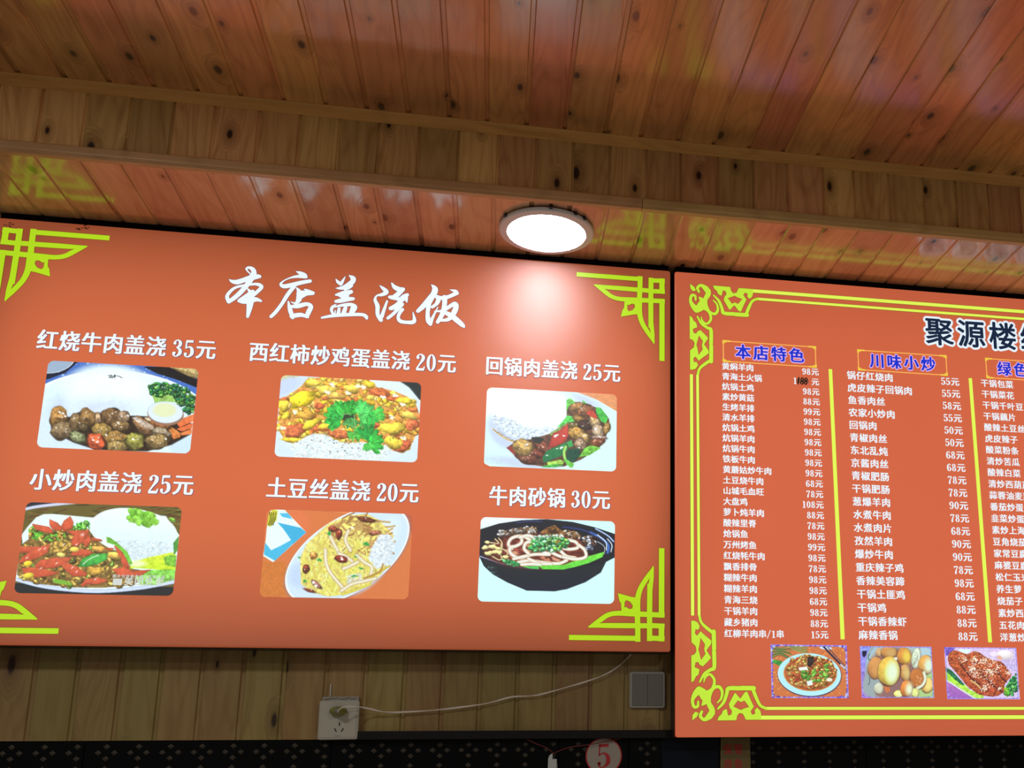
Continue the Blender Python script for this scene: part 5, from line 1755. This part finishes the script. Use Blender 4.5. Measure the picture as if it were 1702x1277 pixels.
# ---------------------------------------------------------------- round LED downlight in the low ceiling
c0 = Vector((0.0893, 2.402 - DW, Z_SOFF))
R0 = 0.1135
dl = empty('downlight', c0)
tag(dl, 'round white LED downlight glowing in the low wooden ceiling above the boards', 'lamp')


def lathe(profile, name, n=64):
    bm = bmesh.new()
    rings = [[bm.verts.new((r * math.cos(2 * math.pi * k / n), r * math.sin(2 * math.pi * k / n), z)) for k in range(n)] for r, z in profile]
    for i in range(len(rings) - 1):
        for k in range(n):
            bm.faces.new((rings[i][k], rings[i][(k + 1) % n], rings[i + 1][(k + 1) % n], rings[i + 1][k]))
    return bm, rings


bm, rg = lathe([(R0, -0.0035), (R0, -0.010), (R0 - 0.002, -0.0125), (R0 - 0.018, -0.0145), (R0 - 0.0195, -0.0135), (R0 - 0.0195, -0.011), (R0 - 0.03, -0.0035), (R0, -0.0035)], 'rim')
mesh_obj('rim', bm_mesh(bm, 'rim', False), plain('white_lamp_rim', (0.72, 0.80, 0.86, 1), 0.35), dl)
bm, rg = lathe([(R0 - 0.0197, -0.0122), (R0 * .5, -0.0128), (0.001, -0.013)], 'diffuser')
bm.faces.new(rg[-1])
M_LED = plain('led_diffuser', (0.8, 0.8, 0.8, 1), 0.4, emit=(1.0, 0.95, 1.0, 1), es=52.0)
mesh_obj('diffuser', bm_mesh(bm, 'diffuser'), M_LED, dl)
bm, rg = lathe([(R0 - 0.004, -0.0008), (R0 - 0.004, -0.0034), (R0 - 0.03, -0.0034)], 'housing')
bm.faces.new(rg[0])
bm.faces.new(rg[-1])
mesh_obj('housing', bm_mesh(bm, 'housing'), M_BLACK, dl)
for ang in (88, 150, 42, 57, 270):
    t = math.radians(ang)
    bm = bmesh.new()
    bm_box(bm, R0 - 0.012, R0 + (0.009 if ang == 88 else 0.004), -0.0038, 0.0038, -0.0075, -0.0008)
    o = mesh_obj('spring_clip', bm_mesh(bm, 'spring_clip'), plain('blued_steel', (0.02, 0.03, 0.04, 1), 0.4, 0.5), dl)
    o.rotation_euler.z = -t

# ---------------------------------------------------------------- wall outlet with plug and flex
def rounded_plate(name, w, h, t, r, mat, parent, x=0, z=0, y=0, bev=0.0015):
    bm = bmesh.new()
    ring = []
    for (sx_, sz_, a0) in ((1, 1, 0), (-1, 1, 90), (-1, -1, 180), (1, -1, 270)):
        for q_ in range(6):
            a = math.radians(a0 + q_ * 18)
            ring.append((x + sx_ * (w / 2 - r) + r * math.cos(a), z + sz_ * (h / 2 - r) + r * math.sin(a)))
    back_ = [bm.verts.new((px, y, pz)) for px, pz in ring]
    mid = [bm.verts.new((px, y - t + bev, pz)) for px, pz in ring]
    cx, cz = x, z
    fr = [bm.verts.new((cx + (px - cx) * (1 - 2 * bev / w), y - t, cz + (pz - cz) * (1 - 2 * bev / h))) for px, pz in ring]
    n = len(ring)
    for A, B in ((back_, mid), (mid, fr)):
        for k in range(n):
            bm.faces.new((A[k], A[(k + 1) % n], B[(k + 1) % n], B[k]))
    bm.faces.new(back_)
    bm.faces.new(fr)
    return mesh_obj(name, bm_mesh(bm, name), mat, parent)


oc = at_y(563.5, 1195, DW - 0.012)
YW = 0.0     # face of the boards
outlet = empty('wall_outlet', (oc[0], YW, oc[2]))
outlet.rotation_euler.y = math.radians(-0.6)
tag(outlet, 'white wall socket plate with yellowed plug below the wide board', 'outlet')
rounded_plate('back_box', 0.081, 0.090, 0.010, 0.003, plain('aged_white_box', (0.42, 0.41, 0.37, 1), 0.6, noise=0.4), outlet, 0.001, 0.0055, 0)
rounded_plate('face_plate', 0.088, 0.088, 0.0075, 0.006, M_WHITEP, outlet, 0, -0.003, -0.010, 0.002)
rounded_plate('inner_panel', 0.079, 0.079, 0.0012, 0.003, M_WHITEP, outlet, 0, -0.003, -0.0175, 0.0008)
for dx, dz, an in ((0.0025, -0.012, 0), (-0.0055, -0.0255, 30), (0.0095, -0.0255, -30)):
    o = box_obj('socket_slot', -0.0012, 0.0012, -0.0006, 0.002, -0.0042, 0.0042, M_BLACK, outlet)
    o.location = (dx, -0.0189, dz)
    o.rotation_euler.y = math.radians(-an)
o = box_obj('printed_line', -0.007, 0.007, -0.0003, 0.001, -0.0004, 0.0004, M_GREYP, outlet)
o.location = (0.0, -0.0189, -0.039)
for k in range(5):
    o = box_obj('chipped_filler', -0.006, 0.006, 0, 0.004, -0.0015, 0.002, plain('grey_filler', (0.45, 0.43, 0.40, 1), 0.9, noise=0.5), outlet)
    o.location = (-0.028 + k * 0.014, -0.0125, 0.0465 + 0.0012 * (k % 2))
    o.rotation_euler.y = 0.2 * (k % 3 - 1)
o = box_obj('filler_streak', -0.0016, 0.0016, 0, 0.003, 0, 0.032, plain('white_caulk', (0.5, 0.48, 0.44, 1), 0.8), outlet)
o.location = (-0.0235, -0.0035, 0.0475)

pl = empty('power_plug', (oc[0] - 0.0015, YW - 0.0195, oc[2] + 0.0165))
tag(pl, 'small yellowed two-pin plug pushed into the white wall socket', 'plug')
M_PLUG = plain('yellowed_plastic', (0.30, 0.30, 0.06, 1), 0.35, noise=0.3)
bm, rg = lathe([(0.002, -0.030), (0.008, -0.029), (0.011, -0.024), (0.0135, -0.014), (0.0185, -0.010), (0.019, 0.0)], 'plug_body', 32)
bm.faces.new(rg[0])
bm.faces.new(rg[-1])
for v in bm.verts:
    v.co = Vector((v.co.x, v.co.z, v.co.y * 0.58))
mesh_obj('plug_body', bm_mesh(bm, 'plug_body', True), M_PLUG, pl)
bm, rg = lathe([(0.0, 0.0), (0.005, 0.0), (0.006, 0.004), (0.006, 0.008)], 'cord_collar', 20)
for v in bm.verts:
    v.co = Vector((v.co.x, v.co.z - 0.032, v.co.y))
mesh_obj('cord_collar', bm_mesh(bm, 'cord_collar', True), M_GREYP, pl)

M_FLEX = plain('white_flex', (0.85, 0.80, 0.76, 1), 0.35)
path = [(561, 1184, .052), (566, 1178, .055), (578, 1175, .050), (595, 1175.5, .040), (612, 1178, .028), (640, 1184, .016), (670, 1184, .012), (720, 1181, .011), (765, 1176, .011), (812, 1169, .010), (850, 1159, .010),
        (885, 1157, .010), (905, 1153, .010), (945, 1142, .010), (975, 1133, .010), (1003, 1123, .010), (1025, 1110, .007), (1042, 1095, .004), (1050, 1086, .0035)]
pts = [at_y(px, py, DW - d) for px, py, d in path]
pts = [Vector(p) for p in catmull([tuple(p) for p in pts], 10)]
cord_ = empty('electric_flex', (pts[0][0], pts[0][1], pts[0][2]))
tag(cord_, 'thin white twin flex running from the wall socket up behind the wide board', 'cord')
for s_ in (0, math.pi):
    tw = []
    for i, p in enumerate(pts):
        ph = i * 0.16 + s_
        tw.append(p - pts[0] + Vector((0, math.sin(ph) * 0.0011, math.cos(ph) * 0.0011)))
    o = mesh_obj('flex_core', tube(tw, 0.0010, 'flex_core', 6), M_FLEX, cord_)

# ---------------------------------------------------------------- double rocker switch
sc_ = at_y(1076, 1147, DW - 0.008)
sw = empty('light_switch', (sc_[0], YW, sc_[2]))
tag(sw, 'square grey double rocker switch on the boards beside the taller board', 'switch')
rounded_plate('switch_frame', 0.0875, 0.0875, 0.009, 0.006, M_GREYP2, sw, 0, 0, 0, 0.0015)
for s_ in (-1, 1):
    rounded_plate('rocker', 0.0372, 0.0765, 0.0022, 0.0015, M_GREYP, sw, s_ * 0.01885, 0, -0.009, 0.0008)
o = box_obj('printed_line', -0.006, 0.006, -0.0002, 0.001, -0.0003, 0.0003, M_BLACK, sw)
o.location = (0.024, -0.0112, -0.034)

# ---------------------------------------------------------------- things on the dark tiles
YT = 0.0015
d5 = at_y(1003.5, 1257, DW)
disc = empty('number_disc', (d5[0], YT, d5[2]))
tag(disc, 'round white table number sign with a red 5 and red rim on dark tiles', 'sign')


def disc_mesh(r, t, name, n=48, y=0):
    bm, rg = lathe([(r, 0), (r, -t)], name, n)
    bm.faces.new(rg[0])
    bm.faces.new(rg[1])
    for v in bm.verts:
        v.co = Vector((v.co.x, v.co.z + y, v.co.y))
    return bm_mesh(bm, name)


M_RED = plain('red_ink', (0.50, 0.02, 0.03, 1), 0.5)
mesh_obj('rim_ring', disc_mesh(0.0435, 0.003, 'rim_ring'), M_RED, disc)
mesh_obj('face', disc_mesh(0.0405, 0.0006, 'face', y=-0.003), plain('cream_plastic', (0.38, 0.35, 0.31, 1), 0.4), disc)
fl = Flat()
co, fs, aw = glyph('5')
for dx in (0.0,):
    b = len(fl.v)
    fl.v += [((p[0] - .25 + dx) * 0.068, p[1] * 0.068) for p in co]
    fl.f += [tuple(b + i for i in f) for f in fs]
o = fl.obj('numeral', M_RED, disc, 10)
o.location.y = -0.0001

# red string over the tiles, white clip hanging from it
M_STR = plain('dark_red_string', (0.16, 0.02, 0.02, 1), 0.7)
pts = [at_y(px, py, DW - 0.010) for px, py in ((876, 1229.5), (892, 1237), (905, 1242), (915, 1248), (920, 1253), (926, 1250), (945, 1243), (965, 1240), (990, 1236.5), (1012, 1232), (1033, 1227.5))]
pts = [Vector(p) for p in catmull([tuple(p) for p in pts], 6)]
tag(mesh_obj('red_string', tube([p - pts[0] for p in pts], 0.0012, 'red_string', 6), M_STR, None, pts[0]),
    'dark red string sagging across the tiles under the black strip', 'string')
k0 = at_y(919, 1265, DW - 0.008)
clip = empty('hanging_clip', (k0[0], YT, k0[2]))
tag(clip, 'white plastic clip hanging from the red string left of the round number sign', 'clip')
M_CLIP = plain('blueish_white_plastic', (0.55, 0.62, 0.64, 1), 0.3)
prof = [(-0.0115, -0.055), (-0.0115, 0.004), (-0.0095, 0.011), (-0.005, 0.0155), (-0.0015, 0.017), (-0.0015, 0.004), (0.0085, 0.004), (0.0085, -0.055)]
bm = bmesh.new()
v0 = [bm.verts.new((x, -0.003, z)) for x, z in prof]
v1 = [bm.verts.new((x, -0.016, z)) for x, z in prof]
n = len(prof)
for k in range(n): bm.faces.new((v0[k], v0[(k + 1) % n], v1[(k + 1) % n], v1[k]))
bm.faces.new(v0)
bm.faces.new(v1)
bmesh.ops.triangulate(bm, faces=[f for f in bm.faces if len(f.verts) > 4])
mesh_obj('clip_body', bm_mesh(bm, 'clip_body'), M_CLIP, clip)
box_obj('clip_insert', -0.0015, 0.004, -0.014, -0.003, 0.0, 0.012, M_BLACK, clip)
box_obj('side_rail', 0.0092, 0.0108, -0.012, -0.003, -0.055, -0.006, M_GREYP2, clip)

# dark glass panel and the narrow gold notice, both tucked under the taller board
a, b = at_y(1100, 1229, DW - 0.01), at_y(1196, 1229, DW - 0.01)
gp = empty('dark_panel', (a[0], YT, a[2] - 0.16))
tag(gp, 'near-black blue glass panel on the tiles left of the gold notice', 'panel')
box_obj('glass', 0.002, b[0] - a[0] - 0.002, -0.0065, -0.002, 0.002, 0.168, plain('navy_glass', (0.005, 0.009, 0.018, 1), 0.3, spec=0.15), gp, bevel=0.0008)
box_obj('panel_edge', 0, b[0] - a[0], -0.004, 0.0, 0, 0.17, plain('dark_edge', (0.006, 0.009, 0.014, 1), 0.5, spec=0.15), gp)

n0, n1 = at_y(1198, 1229, DW - 0.004), at_y(1246.5, 1229, DW - 0.004)
nt_ = empty('notice_strip', ((n0[0] + n1[0]) / 2, YT, n0[2]))
tag(nt_, 'narrow gold paper notice with red characters hanging under the taller board', 'notice')
wN = n1[0] - n0[0]
bm = bmesh.new()
R_ = random.Random(3)
zs = [0.012 - 0.012 * k for k in range(18)]
L_ = [bm.verts.new((-wN / 2 + (R_.uniform(-0.0012, 0.0012) if k > 3 else 0) - 0.0003 * k, -0.0070, z)) for k, z in enumerate(zs)]
Rr = [bm.verts.new((wN / 2, -0.0070, z)) for z in zs]
for k in range(len(zs) - 1): bm.faces.new((L_[k], L_[k + 1], Rr[k + 1], Rr[k]))
ex = bmesh.ops.extrude_face_region(bm, geom=bm.faces[:])
for v in [g for g in ex['geom'] if isinstance(g, bmesh.types.BMVert)]: v.co.y += 0.0006
mesh_obj('paper', bm_mesh(bm, 'paper'), plain('gold_paper', (0.20, 0.15, 0.045, 1), 0.5, noise=0.15), nt_)
for row, (zz, s_) in enumerate(((1246, '保管'), (1271, '自负'))):
    fl = Flat()
    z = at_y(1215, zz, DW - 0.006)[2] - n0[2]
    put_text(fl, s_, -wN / 2 + 0.004, z, 0.0262, 0.0262, smear=0.05, vs=0.015, wx=0.86)
    o = fl.obj('lettering', M_RED, nt_, 0)
    o.location.y = -0.0073

bpy.data.objects.remove(_fo)
